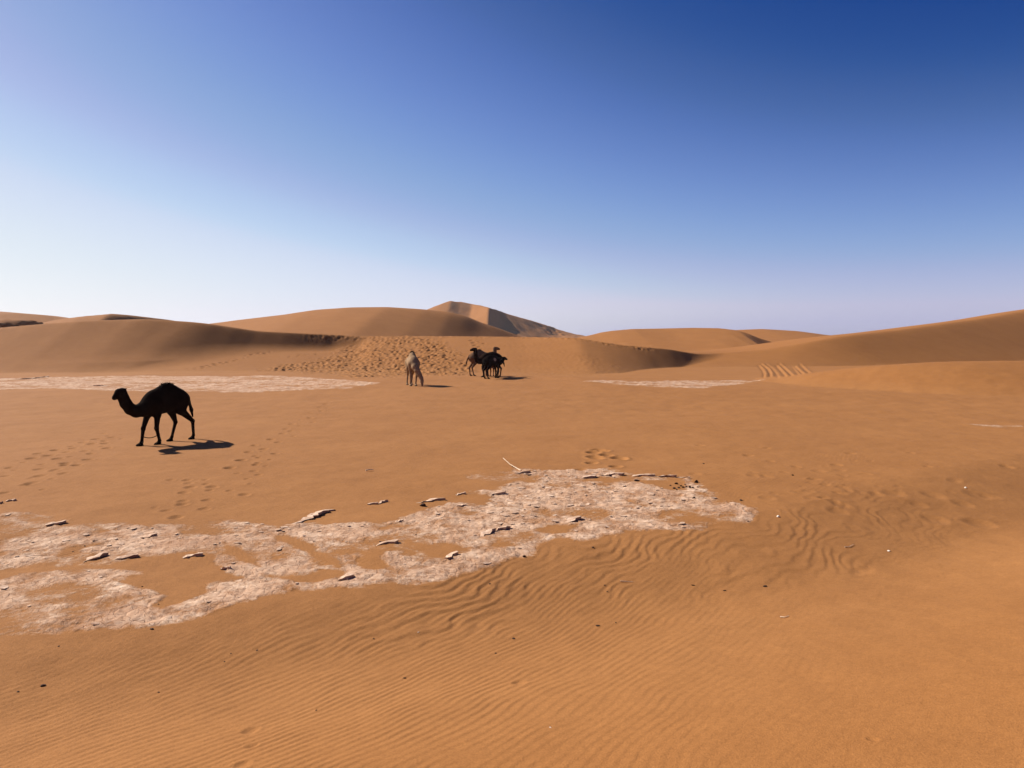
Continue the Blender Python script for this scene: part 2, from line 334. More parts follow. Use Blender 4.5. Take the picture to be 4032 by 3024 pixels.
# ------------------------------------------------------------------ the ground, one sheet
NC = 960      # columns across the view
def build_ground():
    fov = math.radians(41.5)
    ang = np.concatenate([np.linspace(-fov, fov, NC), np.linspace(fov, 2 * math.pi - fov, 90)[1:-1]])
    rad = np.concatenate([np.linspace(0.05, 3.4, 14)[:-1], 1 / np.linspace(1 / 3.4, 1 / 12., 480)[:-1], 1 / np.linspace(1 / 12., 1 / 58., 400)[:-1],
                          np.linspace(58, 90, 170)[:-1], np.geomspace(90, 230, 130)[:-1], np.geomspace(230, 3000, 42)])
    na, nr = len(ang), len(rad)
    A, R = np.meshgrid(ang, rad)                     # (nr, na)
    X = (np.sin(A) * R).ravel(); Y = (np.cos(A) * R).ravel()
    Z = base_height(X, Y); Z0 = Z.copy()
    salt = np.zeros_like(Z)
    Rr = R.ravel(); front = (np.abs(((A.ravel() + math.pi) % (2 * math.pi)) - math.pi) < fov + 0.01)
    # salt crust
    sel = np.where(front & (((Rr > 7.5) & (Rr < 22)) | ((Rr > 30) & (Rr < 75))) & (Z < 0.75))[0]
    sx, sy, sz = X[sel], Y[sel], Z[sel]
    m = salt_mask(sx, sy, sz); salt[sel] = m
    ax = fbm(sx * 3.3, sy * 3.3, 3, 71); ay = np.abs(perlin(sx * 1.7 + ax * .3, sy * 1.7, 72))
    fine = fbm(sx * 7.5, sy * 7.5, 2, 73)
    relief = 0.012 + 0.012 * ax + 0.010 * fine - 0.012 * np.exp(-(ay / 0.05)**2)
    Z[sel] += sstep(0.35, 0.75, m) * relief * np.where(Rr[sel] > 30, 1.8, 1.0)
    # wind ripples
    sel = np.where(front & (Rr < 30) & (Rr > 2.2))[0]
    sx, sy = X[sel], Y[sel]; s = fore_s(sx, sy); r = Rr[sel]
    w1 = fbm(sx * 0.55, sy * 0.4, 3, 81); w2 = fbm(sx * 2.2, sy * 2.2, 2, 82)
    ph = (0.83 * sx - 0.56 * sy) + 0.12 * w1 + 0.018 * w2
    lam = 0.092
    q = ph / lam; q = q - np.floor(q)
    prof = np.where(q < 0.68, q / 0.68, (1 - q) / 0.32); prof = prof * prof * (3 - 2 * prof)
    big_ph = (0.80 * sx - 0.60 * sy) + 0.45 * w1 + 0.08 * w2
    q2 = big_ph / 0.20; q2 = q2 - np.floor(q2)
    prof2 = np.where(q2 < 0.72, q2 / 0.72, (1 - q2) / 0.28); prof2 = prof2 * prof2 * (3 - 2 * prof2)
    left = 1 - sstep(-0.5, 3.5, sx - 0.15 * (sy - 5))             # ripples die out on the smooth flank to the right
    amp = 0.0062 * (0.12 + 0.88 * left) * sstep(-0.3, 1.2, s) * (1 - sstep(3.0, 6.5, s) * 0.55) * (0.75 + 0.5 * np.clip(w2, -1, 1))
    flat = (1 - sstep(-0.5, 0.5, s)) * (1 - sstep(20, 27, r)) * 0.0055 * np.clip(0.35 + 0.9 * fbm(sx * 0.25, sy * 0.25, 2, 90), 0, 1)
    hole_amp = 0.009 * sstep(9.5, 10.2, sy) * (1 - sstep(11.5, 12.3, sy)) * (sx < -1.5)
    sg = np.where(s < 0, s, 1 + np.clip(bank_s(sx, sy), -99, 99)); sg = np.where((s > 0) & (sg < 1), np.clip(s / (0.86 * np.maximum(np.interp(sx, _tx, _ty) - np.interp(sx, _tx, _yb), .5)), 0, 1), sg)
    toe = 0.012 * sstep(-0.1, 0.2, sg) * (1 - sstep(0.7, 1.5, sg)) * sstep(-3.2, -0.6, sx) * (1 - sstep(5.5, 8.5, sx)) * np.clip(0.5 + 0.8 * fbm(sx * .6, sy * .6, 2, 95), 0, 1)
    nos = 1 - np.clip(salt[sel] * 1.3, 0, 1)
    Z[sel] += nos * ((amp + flat + hole_amp) * (prof - 0.5) + toe * (prof2 - 0.5))
    # uneven sand
    Z[sel] += 0.010 * fbm(sx * 1.3, sy * 1.3, 3, 99) * sstep(3, 8, r)
    sel = np.where(front & (Rr >= 30) & (Rr < 58))[0]
    Z[sel] += 0.02 * fbm(X[sel] * 0.9, Y[sel] * 0.9, 3, 98)
    # trodden slope behind the animals
    sel = np.where(front & (Rr > 56) & (Rr < 90))[0]
    sx, sy, sz = X[sel], Y[sel], Z[sel]; u, v = proj(sx, sy, sz)
    tr = P22((560, 800), (700, 770), (800, 728), (905, 722), (960, 735), (1005, 770), (1030, 800), (1000, 822), (880, 826), (760, 812), (640, 805))
    m = sstep(-6, 10, poly_sd(u, v, tr) + 7 * fbm(sx * .3, sy * .3, 3, 110))
    m = np.maximum(m, 0.12 * sstep(-2, 6, poly_sd(u, v, P22((1005, 735), (1180, 733), (1250, 760), (1400, 800), (1300, 818), (1050, 818))) + 6 * fbm(sx * .3, sy * .3, 3, 111)) )
    crest = np.interp(sx, ridge.xs, ridge.Y)
    edge = 0.55 * np.exp(-((sy - crest + 0.6) / 0.7)**2) * sstep(-26, -20, sx) * (1 - sstep(14, 16, sx))
    cav = dents(sx, sy, 0.50, 0.13, 0.27, 0.75, 5) + 0.6 * dents(sx, sy, 0.36, 0.08, 0.18, 0.7, 6) + 0.10 * perlin(sx * 1.6, sy * 1.6, 7)
    Z[sel] += 0.50 * np.maximum(m, edge) * cav
    # wheel-churned furrows on the right
    cand = np.where((u > 748) & (u < 820) & (v > 355) & (v < 382))[0]
    cu, cv = u[cand], v[cand] * 1.6; add = np.zeros(len(cand))
    for gi, g in enumerate([[(480, 270), (560, 370), (600, 450), (590, 520)], [(540, 250), (680, 350), (730, 440), (735, 500)], [(650, 250), (760, 330), (870, 450), (905, 540)], [(870, 280), (960, 380), (1050, 480), (1070, 550)],
                            [(930, 240), (1060, 350), (1180, 460), (1240, 540)], [(1210, 300), (1290, 400), (1380, 510)], [(1270, 300), (1400, 420), (1490, 500)], [(1380, 250), (1500, 370), (1640, 480)]]):
        G = [((x / 5.53 + 2900) * SRC, (y / 5.53 + 1390) * SRC * 1.6) for x, y in g]
        for off, amp, wd in ((0.0, -0.075, 1.0), (2.3, 0.06, 1.5)):
            d2 = np.full(len(cand), 1e9)
            for (ax_, ay_), (bx_, by_) in zip(G[:-1], G[1:]):
                ex, ey = bx_ - ax_, by_ - ay_
                t = np.clip(((cu - off - ax_) * ex + (cv - ay_) * ey) / (ex * ex + ey * ey), 0, 1)
                d2 = np.minimum(d2, (cu - off - ax_ - t * ex)**2 + (cv - ay_ - t * ey)**2)
            add += amp * (0.75 + 0.25 * math.sin(gi * 2.3)) * np.exp(-d2 / wd**2)
    Z[sel[cand]] += add
    # single footprints
    XY = np.stack([X, Y], 1)
    order = np.argsort(Y); Ys = Y[order]
    for (fx, fy, fr) in prints:
        fd = (1.0 if fx < 3 else 0.5) if fy > 17 else (0.6 if fx < 3 else 0.28)
        i0, i1 = np.searchsorted(Ys, fy - 3.2 * fr), np.searchsorted(Ys, fy + 3.2 * fr)
        c = order[i0:i1]; c = c[np.abs(X[c] - fx) < 3.2 * fr]
        q = ((X[c] - fx)**2 + ((Y[c] - fy) * 0.85)**2) / (fr * fr)
        Z[c] += fr * fd * (-0.42 * np.exp(-q**1.5) + 0.10 * np.exp(-(np.sqrt(q) - 1.45)**2 * 6))
    me = bpy.data.meshes.new('sand')
    nv = na * nr
    me.vertices.add(nv); me.vertices.foreach_set('co', np.stack([X, Y, Z], 1).astype(np.float32).ravel())
    i = np.arange(nr - 1)[:, None]; j = np.arange(na)[None, :]; j2 = (j + 1) % na
    quads = np.stack(np.broadcast_arrays(i * na + j, (i + 1) * na + j, (i + 1) * na + j2, i * na + j2), -1).reshape(-1, 4)
    nf = len(quads)
    me.loops.add(nf * 4); me.loops.foreach_set('vertex_index', quads.astype(np.int32).ravel())
    me.polygons.add(nf); me.polygons.foreach_set('loop_start', np.arange(nf, dtype=np.int32) * 4)
    me.polygons.foreach_set('use_smooth', np.ones(nf, bool))
    me.update(calc_edges=True)
    at = me.attributes.new('salt', 'FLOAT', 'POINT'); at.data.foreach_set('value', salt.astype(np.float32))
    # dust of the flat mixed into the sand low down in the basin
    lowf = (1 - sstep(0.2, 1.0, Z0)) * (1 - sstep(75, 110, Rr))
    at = me.attributes.new('basin', 'FLOAT', 'POINT'); at.data.foreach_set('value', lowf.astype(np.float32))
    o = bpy.data.objects.new('desert_ground', me); C.objects.link(o); o['kind'] = 'structure'
    ground_grid = (ang, rad, Z.reshape(nr, na), salt.reshape(nr, na), na, nr)
    return o, ground_grid

# ------------------------------------------------------------------ materials
def mat(name):
    m = bpy.data.materials.new(name); m.use_nodes = True
    nt = m.node_tree; b = nt.nodes['Principled BSDF']; b.inputs['Specular IOR Level'].default_value = 0.1
    return m, nt, b
def node(nt, t, **kw):
    n = nt.nodes.new(t)
    for k, v in kw.items():
        if k.startswith('_'): setattr(n, k[1:], v)
        else: n.inputs[k].default_value = v
    return n
def mixc(nt, fac, a, b, blend='MIX'):
    n = nt.nodes.new('ShaderNodeMix'); n.data_type = 'RGBA'; n.blend_type = blend
    for s, val in ((0, fac), (6, a), (7, b)):
        if hasattr(val, 'is_linked') or hasattr(val, 'links'): nt.links.new(val, n.inputs[s])
        elif s == 0: n.inputs[0].default_value = val
        else: n.inputs[s].default_value = (*val, 1)
    return n.outputs[2]
def noise_fac(nt, vec, scale, detail=4, rough=0.55, lo=0.35, hi=0.65):
    n = node(nt, 'ShaderNodeTexNoise', Scale=scale, Detail=detail, Roughness=rough); nt.links.new(vec, n.inputs['Vector'])
    r = nt.nodes.new('ShaderNodeMapRange'); r.inputs[1].default_value = lo; r.inputs[2].default_value = hi
    nt.links.new(n.outputs['Fac'], r.inputs[0]); return r.outputs[0], n.outputs['Fac']

SAND_DUNE = (0.325, 0.142, 0.043); SAND_BASIN = (0.334, 0.152, 0.050)
SALT = (0.70, 0.52, 0.375)

def sand_material(name='sand', tint=None):
    m, nt, b = mat(name)
    geo = nt.nodes.new('ShaderNodeNewGeometry'); pos = geo.outputs['Position']
    basin = nt.nodes.new('ShaderNodeAttribute'); basin.attribute_name = 'basin'
    salt = nt.nodes.new('ShaderNodeAttribute'); salt.attribute_name = 'salt'
    n_big, _ = noise_fac(nt, pos, 0.35, 4, 0.6, 0.3, 0.7)
    n_m1, _ = noise_fac(nt, pos, 1.6, 5, 0.6, 0.3, 0.7)
    n_mid, f_mid = noise_fac(nt, pos, 6.0, 5, 0.65, 0.25, 0.75)
    n_fine, f_fine = noise_fac(nt, pos, 70.0, 3, 0.7, 0.25, 0.75)
    col = mixc(nt, basin.outputs['Fac'], SAND_DUNE, SAND_BASIN)
    col = mixc(nt, n_big, col, mixc(nt, 1.0, col, (0.90, 0.88, 0.86), 'MULTIPLY'))
    col = mixc(nt, n_m1, mixc(nt, 1.0, col, (0.955, 0.945, 0.935), 'MULTIPLY'), mixc(nt, 1.0, col, (1.03, 1.03, 1.03), 'MULTIPLY'))
    col = mixc(nt, n_mid, mixc(nt, 1.0, col, (0.91, 0.90, 0.89), 'MULTIPLY'), col)
    col = mixc(nt, n_fine, mixc(nt, 1.0, col, (0.76, 0.73, 0.70), 'MULTIPLY'), mixc(nt, 1.0, col, (1.10, 1.10, 1.10), 'MULTIPLY'))
    n_g2, _ = noise_fac(nt, pos, 22.0, 3, 0.7, 0.3, 0.7)
    col = mixc(nt, n_g2, mixc(nt, 1.0, col, (0.90, 0.88, 0.86), 'MULTIPLY'), mixc(nt, 1.0, col, (1.06, 1.06, 1.06), 'MULTIPLY'))
    # salt crust: pale, dirty, crazed
    vor = node(nt, 'ShaderNodeTexVoronoi', Scale=6.5, _feature='DISTANCE_TO_EDGE')
    wpos = nt.nodes.new('ShaderNodeVectorMath'); wpos.operation = 'ADD'
    wn_ = node(nt, 'ShaderNodeTexNoise', Scale=3.0, Detail=4); nt.links.new(pos, wn_.inputs['Vector'])
    wsc = nt.nodes.new('ShaderNodeVectorMath'); wsc.operation = 'SCALE'; wsc.inputs['Scale'].default_value = 0.45
    nt.links.new(wn_.outputs['Color'], wsc.inputs[0]); nt.links.new(pos, wpos.inputs[0]); nt.links.new(wsc.outputs[0], wpos.inputs[1])
    nt.links.new(wpos.outputs[0], vor.inputs['Vector'])
    crack = nt.nodes.new('ShaderNodeMapRange'); crack.inputs[1].default_value = 0.0; crack.inputs[2].default_value = 0.05
    nt.links.new(vor.outputs['Distance'], crack.inputs[0])
    d1, fd1 = noise_fac(nt, pos, 2.4, 6, 0.72, 0.38, 0.62)
    d2, fd2 = noise_fac(nt, pos, 14.0, 5, 0.75, 0.33, 0.67)
    d0, fd0 = noise_fac(nt, pos, 0.9, 5, 0.7, 0.36, 0.64)
    sc = mixc(nt, d1, (0.47, 0.285, 0.175), SALT)
    sc = mixc(nt, d0, mixc(nt, 0.66, sc, (0.38, 0.20, 0.105)), sc)
    sc = mixc(nt, d2, mixc(nt, 1.0, sc, (0.80, 0.74, 0.68), 'MULTIPLY'), sc)
    fk, _ = noise_fac(nt, pos, 8.0, 5, 0.75, 0.44, 0.53)
    sc = mixc(nt, fk, mixc(nt, 0.40, sc, (0.36, 0.20, 0.115)), sc)
    sc = mixc(nt, crack.outputs[0], mixc(nt, 1.0, sc, (0.80, 0.73, 0.67), 'MULTIPLY'), sc)
    # ragged cover: fine noise eats into the mask
    rag = nt.nodes.new('ShaderNodeMath'); rag.operation = 'ADD'
    sub = nt.nodes.new('ShaderNodeMath'); sub.operation = 'MULTIPLY_ADD'; sub.inputs[1].default_value = 4.2; sub.inputs[2].default_value = -2.02
    fsum = nt.nodes.new('ShaderNodeMath'); fsum.operation = 'MULTIPLY_ADD'; fsum.inputs[1].default_value = 0.6; fsum2 = nt.nodes.new('ShaderNodeMath'); fsum2.operation = 'MULTIPLY'; fsum2.inputs[1].default_value = 0.62
    nt.links.new(fd2, fsum.inputs[0]); nt.links.new(fd1, fsum.inputs[2]); nt.links.new(fsum.outputs[0], fsum2.inputs[0]); nt.links.new(fsum2.outputs[0], sub.inputs[0]); nt.links.new(sub.outputs[0], rag.inputs[1]); nt.links.new(salt.outputs['Fac'], rag.inputs[0])
    rg = nt.nodes.new('ShaderNodeMapRange'); rg.inputs[1].default_value = 0.22; rg.inputs[2].default_value = 1.0
    gate = nt.nodes.new('ShaderNodeMath'); gate.operation = 'MULTIPLY'; gate.use_clamp = True; gate.inputs[1].default_value = 4.0
    nt.links.new(salt.outputs['Fac'], gate.inputs[0])
    nt.links.new(rag.outputs[0], rg.inputs[0])
    cover = nt.nodes.new('ShaderNodeMath'); cover.operation = 'MULTIPLY'; nt.links.new(rg.outputs[0], cover.inputs[0]); nt.links.new(gate.outputs[0], cover.inputs[1])
    col = mixc(nt, cover.outputs[0], col, sc)
    nt.links.new(col, b.inputs['Base Color'])
    b.inputs['Roughness'].default_value = 0.95
    # relief: grain on sand, crust on salt
    bmp = node(nt, 'ShaderNodeBump', Strength=0.7, Distance=0.012)
    hmix = nt.nodes.new('ShaderNodeMath'); hmix.operation = 'MULTIPLY_ADD'
    cr = nt.nodes.new('ShaderNodeMath'); cr.operation = 'MULTIPLY_ADD'; cr.inputs[1].default_value = 1.6
    nt.links.new(fd2, cr.inputs[0]); nt.links.new(crack.outputs[0], cr.inputs[2])
    gr = nt.nodes.new('ShaderNodeMath'); gr.operation = 'MULTIPLY_ADD'; gr.inputs[1].default_value = 0.8
    nt.links.new(f_fine, gr.inputs[0]); nt.links.new(f_mid, gr.inputs[2])
    nt.links.new(cr.outputs[0], hmix.inputs[0]); nt.links.new(cover.outputs[0], hmix.inputs[1]); nt.links.new(gr.outputs[0], hmix.inputs[2])
    nt.links.new(hmix.outputs[0], bmp.inputs['Height']); nt.links.new(bmp.outputs[0], b.inputs['Normal'])
    return m

sand_m = sand_material()
ground, GRID = build_ground()
ground.data.materials.append(sand_m)

def ground_z(x, y):
    ang, rad, Zg, Sg, na, nr = GRID
    a = math.atan2(x, y); r = math.hypot(x, y)
    fj = float(np.interp(a, ang[:NC], np.arange(NC))); fi = float(np.interp(r, rad, np.arange(nr)))
    i, j = min(int(fi), nr - 2), min(int(fj), NC - 2); p, q = fi - i, fj - j
    return float(Zg[i, j] * (1 - p) * (1 - q) + Zg[i + 1, j] * p * (1 - q) + Zg[i, j + 1] * (1 - p) * q + Zg[i + 1, j + 1] * p * q)

# ------------------------------------------------------------------ the tall star dune far behind
def star_dune():
    rows = [(300, 337, 700, 130, 1.2), (360, 332, 700, 130, 1.2), (400, 320, 700, 130, 1.2), (425, 309, 700, 130, 1.2), (441, 302.4, 702, 130, 1.25), (451, 298.9, 706, 130, 1.3), (461, 299.6, 712, 130, 1.4), (472, 302.0, 708, 125, 1.5),
            (489, 306, 668, 85, 1.1), (500, 309.3, 688, 85, 1.1), (522, 316, 716, 88, 1.1), (554, 327, 752, 90, 1.1), (575, 333, 760, 120, 1.2), (600, 337.5, 780, 120, 1.2), (640, 339, 790, 120, 1.2)]
    d = Dune(rows, wb=260, rnd_=0.03, smooth=0.0035)
    xs = np.linspace(-210, 130, 300); ys = np.linspace(520, 1000, 200)
    X, Y = np.meshgrid(xs, ys); x = X.ravel(); y = Y.ravel()
    z = d(x, y, 6 * fbm(x * .02, y * .008, 3, 140)) + 1.2 * fbm(x * 0.03, y * 0.03, 4, 141) - 1.5
    bush = sstep(0.1, 0.5, fbm(x * .02, y * .02, 2, 144)) * sstep(-20, 30, x) * (1 - sstep(6, 22, z))
    z += bush * 2.0 * np.clip(perlin(x * 0.16, y * 0.16, 143), -0.2, 1)
    me = bpy.data.meshes.new('star_dune'); n, k = X.shape
    i = np.arange(n - 1)[:, None]; j = np.arange(k - 1)[None, :]
    q = np.stack(np.broadcast_arrays(i * k + j, i * k + j + 1, (i + 1) * k + j + 1, (i + 1) * k + j), -1).reshape(-1, 4)
    me.from_pydata(np.stack([x, y, z], 1).tolist(), [], q.tolist()); me.update()
    me.polygons.foreach_set('use_smooth', np.ones(len(q), bool))
    o = bpy.data.objects.new('sand_dune', me); C.objects.link(o); o['kind'] = 'structure'
    me.materials.append(sand_m)
star_dune()

# ------------------------------------------------------------------ animals: one continuous skin from a distance field
def cone(P, a, ra, b, rb):
    a = np.array(a, float); b = np.array(b, float); ba = b - a
    h = np.clip(((P - a) @ ba) / (ba @ ba + 1e-9), 0, 1)
    return np.linalg.norm(P - a - h[..., None] * ba, axis=-1) - (ra + (rb - ra) * h)
def ell(P, c, r, pitch=0.0):
    q = P - np.array(c, float)
    if pitch:
        cp, spn = math.cos(pitch), math.sin(pitch)
        q = np.stack([q[..., 0] * cp + q[..., 2] * spn, q[..., 1], -q[..., 0] * spn + q[..., 2] * cp], -1)
    r = np.array(r, float)
    k0 = np.linalg.norm(q / r, axis=-1); k1 = np.linalg.norm(q / (r * r), axis=-1) + 1e-9
    return k0 * (k0 - 1) / k1
def smin(a, b, k):
    h = np.clip(k - np.abs(a - b), 0, None) / k
    return np.minimum(a, b) - h * h * k * 0.25

def surface_nets(F, lo, h):
    nx, ny, nz = F.shape
    S = F < 0
    cs = np.zeros((nx - 1, ny - 1, nz - 1), np.int8)
    for dx in (0, 1):
        for dy in (0, 1):
            for dz in (0, 1):
                cs += S[dx:nx - 1 + dx, dy:ny - 1 + dy, dz:nz - 1 + dz]
    cells = np.argwhere((cs > 0) & (cs < 8))
    idx = -np.ones(cs.shape, np.int64); idx[tuple(cells.T)] = np.arange(len(cells))
    acc = np.zeros((len(cells), 3)); cnt = np.zeros(len(cells))
    corners = [(a, b, c) for a in (0, 1) for b in (0, 1) for c in (0, 1)]
    for i, c0 in enumerate(corners):
        for c1 in corners[i + 1:]:
            if sum(abs(p - q) for p, q in zip(c0, c1)) != 1: continue
            f0 = F[tuple((cells + c0).T)]; f1 = F[tuple((cells + c1).T)]
            m = (f0 < 0) != (f1 < 0)
            t = np.where(m, f0 / np.where(m, f0 - f1, 1), 0)
            p = np.array(c0) + t[:, None] * (np.array(c1) - np.array(c0))
            acc += p * m[:, None]; cnt += m
    V = (cells + acc / cnt[:, None]) * h + lo
    faces = []
    for ax in range(3):
        o1, o2 = (ax + 1) % 3, (ax + 2) % 3
        sl0 = [slice(1, -1)] * 3; sl0[ax] = slice(0, -1); sl1 = [slice(1, -1)] * 3; sl1[ax] = slice(1, None)
        A, B = S[tuple(sl0)], S[tuple(sl1)]
        e = np.argwhere(A != B)
        off = np.ones(3, int); off[ax] = 0
        g = e + off
        flip = A[tuple(e.T)]
        def cell(d1, d2):
            q = g.copy(); q[:, o1] -= d1; q[:, o2] -= d2; return idx[tuple(q.T)]
        q = np.stack([cell(1, 1), cell(0, 1), cell(0, 0), cell(1, 0)], 1)
        q[~flip] = q[~flip][:, ::-1]
        faces.append(q)
    return V, np.concatenate(faces)

def coat_material(name, base, pale):
    m, nt, b = mat(name)
    tc = nt.nodes.new('ShaderNodeTexCoord'); ob = tc.outputs['Object']
    f1, r1 = noise_fac(nt, ob, 5.0, 4, 0.6, 0.3, 0.7)
    mp = node(nt, 'ShaderNodeMapping'); mp.inputs['Scale'].default_value = (18, 60, 14); nt.links.new(ob, mp.inputs['Vector'])
    f2, r2 = noise_fac(nt, mp.outputs[0], 3.0, 4, 0.7, 0.3, 0.7)
    c = mixc(nt, f1, tuple(v * 0.7 for v in base), tuple(v * 1.15 for v in base))
    c = mixc(nt, f2, mixc(nt, 1.0, c, (0.72, 0.70, 0.68), 'MULTIPLY'), c)
    at = nt.nodes.new('ShaderNodeAttribute'); at.attribute_name = 'pale'
    c = mixc(nt, at.outputs['Fac'], c, pale)
    nt.links.new(c, b.inputs['Base Color']); b.inputs['Roughness'].default_value = 1.0; b.inputs['Specular IOR Level'].default_value = 0.02
    bmp = node(nt, 'ShaderNodeBump', Strength=0.35, Distance=0.01); nt.links.new(r2, bmp.inputs['Height']); nt.links.new(bmp.outputs[0], b.inputs['Normal'])
    return m

def camel(name, label, loc, heading, feet, neck, head, tail, coat, pale=(0.5, 0.4, 0.3), scale=1.0, h=0.028, hump=1.0, hair_col=None, hobble=False, pale_spots=(), group=None, stand=None, slim=1.0):
    """heading: direction the animal faces (x, y); feet: fr, fl, hr, hl as (forward, left); neck and head: points (x, y, z, r)"""
    sl = slim
    prims = []       # (sdf function, blend)
    def add(fn, k): prims.append((fn, k))
    add(lambda P: ell(P, (0.02, 0, 1.36), (0.74, 0.34 * sl, 0.34)), 0)
    add(lambda P: ell(P, (0.46, 0, 1.32), (0.33, 0.30 * sl, 0.39)), 0.15)
    add(lambda P: ell(P, (-0.50, 0, 1.34), (0.38, 0.29 * sl, 0.36)), 0.15)
    add(lambda P: ell(P, (0.20, 0, 1.19), (0.42, 0.26 * sl, 0.21)), 0.15)
    add(lambda P: ell(P, (0.62, 0, 1.05), (0.15, 0.11, 0.12)), 0.12)
    add(lambda P: ell(P, (-0.06, 0, 1.60), (0.52, 0.20, 0.26 * hump)), 0.18)
    add(lambda P: ell(P, (-0.08, 0, 1.60 + 0.17 * hump), (0.33, 0.14, 0.22 * hump)), 0.16)
    for i in range(len(neck) - 1):
        a, b = neck[i], neck[i + 1]
        add(lambda P, a=a, b=b: cone(P, a[:3], a[3], b[:3], b[3]), 0.10 if i == 0 else 0.05)
    for i in range(len(head) - 1):
        a, b = head[i], head[i + 1]
        add(lambda P, a=a, b=b: cone(P, a[:3], a[3], b[:3], b[3]), 0.05)
    # ears, brow, lips
    H0 = np.array(head[0][:3]); H1 = np.array(head[-1][:3]); d = (H1 - H0) / np.linalg.norm(H1 - H0)
    side = np.cross((0, 0, 1.0), d); side /= np.linalg.norm(side); up = np.cross(d, side)
    for s in (-1, 1):
        e0 = H0 + side * 0.075 * s + up * 0.06 - d * 0.05; e1 = e0 + side * 0.05 * s + up * 0.005 - d * 0.07
        add(lambda P, e0=e0, e1=e1: cone(P, e0, 0.026, e1, 0.012), 0.03)
        b0 = H0 + d * 0.12 + side * 0.07 * s + up * 0.06
        add(lambda P, b0=b0: ell(P, b0, (0.05, 0.035, 0.035)), 0.04)
    jaw = H1 - up * 0.05 - d * 0.03
    add(lambda P: cone(P, H0 - up * 0.06 + d * 0.04, 0.06, jaw, 0.042), 0.05)
    lip = H1 + d * 0.045 - up * 0.015
    add(lambda P: ell(P, lip, (0.05, 0.055, 0.05)), 0.04)
    FR, FL, HR, HL = feet
    for s, f in ((-1, FR), (1, FL)):
        sx, sy = 0.52, 0.17 * s * sl
        S_ = (sx, sy, 1.28); E = (sx - 0.04 + 0.2 * (f[0] - sx), sy + 0.02 * s, 0.96); K = (sx + 0.58 * (f[0] - sx) + 0.03, 0.5 * (sy + f[1]), 0.54); T = (f[0] - 0.03, f[1], 0.13)
        add(lambda P, a=S_, b=E: cone(P, a, 0.19, b, 0.105), 0.12)
        add(lambda P, a=E, b=K: cone(P, a, 0.10, b, 0.062), 0.05)
        add(lambda P, a=K: ell(P, a, (0.072, 0.066, 0.085)), 0.03)
        add(lambda P, a=K, b=T: cone(P, a, 0.058, b, 0.046), 0.03)
        add(lambda P, b=T, f=f: cone(P, b, 0.052, (f[0] + 0.03, f[1], 0.05), 0.055), 0.03)
        add(lambda P, f=f: ell(P, (f[0] + 0.05, f[1], 0.035), (0.125, 0.095, 0.055)), 0.04)
    for s, f in ((-1, HR), (1, HL)):
        hx, hy = -0.55, 0.15 * s * sl
        Hp = (hx, hy, 1.36); St = (-0.40 + 0.15 * (f[0] - hx), hy + 0.03 * s, 1.02); Hk = (hx + 0.72 * (f[0] - hx) - 0.13, 0.5 * (hy + f[1]), 0.62); T = (f[0] - 0.04, f[1], 0.14)
        add(lambda P, a=Hp, b=St: cone(P, a, 0.24, b, 0.15), 0.12)
        add(lambda P, a=St, b=Hk: cone(P, a, 0.135, b, 0.062), 0.06)
        add(lambda P, a=Hk: ell(P, a, (0.065, 0.055, 0.075)), 0.03)
        add(lambda P, a=Hk, b=T: cone(P, a, 0.056, b, 0.043), 0.03)
        add(lambda P, b=T, f=f: cone(P, b, 0.05, (f[0] + 0.03, f[1], 0.05), 0.052), 0.03)
        add(lambda P, f=f: ell(P, (f[0] + 0.05, f[1], 0.035), (0.12, 0.088, 0.052)), 0.04)
    for i in range(len(tail) - 1):
        a, b = tail[i], tail[i + 1]
        add(lambda P, a=a, b=b: cone(P, a[:3], a[3], b[:3], b[3]), 0.05)
    ext = [p[:3] for p in neck + head + tail] + [(f[0], f[1], 0) for f in feet] + [(-0.95, -.4, 0.0), (.95, .4, 2.1)] + [tuple(lip)]
    lo = np.min(ext, 0) - 0.22; hi = np.max(ext, 0) + 0.22; lo[2] = -0.06
    n = np.ceil((hi - lo) / h).astype(int) + 1
    gx, gy, gz = [lo[i] + np.arange(n[i]) * h for i in range(3)]
    P = np.stack(np.meshgrid(gx, gy, gz, indexing='ij'), -1)
    F = None
    for fn, k in prims:
        f = fn(P); F = f if F is None else (smin(F, f, k) if k else np.minimum(F, f))
    V, Q = surface_nets(F, lo, h)
    V[:, 2] = np.maximum(V[:, 2], -0.01)
    me = bpy.data.meshes.new('body'); me.from_pydata(V.tolist(), [], Q.tolist()); me.update()
    me.polygons.foreach_set('use_smooth', np.ones(len(Q), bool))
    pl = np.zeros(len(V))
    for (cx, cy, cz, r, amt) in pale_spots:
        if cx is None: cx, cy, cz = lip
        pl = np.maximum(pl, amt * (1 - sstep(r * 0.7, r, np.linalg.norm(V - (cx, cy, cz), axis=1))))
    me.attributes.new('pale', 'FLOAT', 'POINT').data.foreach_set('value', pl.astype(np.float32))
    me.materials.append(coat_material('coat', coat, pale))
    root = bpy.data.objects.new(name, None); C.objects.link(root); root.empty_display_size = 0.3
    root.location = loc; root.rotation_euler = (0, 0, math.atan2(heading[1], heading[0])); root.scale = (scale,) * 3
    root['label'] = label; root['category'] = 'camel'
    if group: root['group'] = group
    b = bpy.data.objects.new('body', me); C.objects.link(b); b.parent = root
    # woolly tuft on the hump
    rr = random.Random(hash(label) % 1000 if False else len(label) * 13)
    top = 1.60 + 0.17 * hump + 0.20 * hump
    tv, tf = [], []
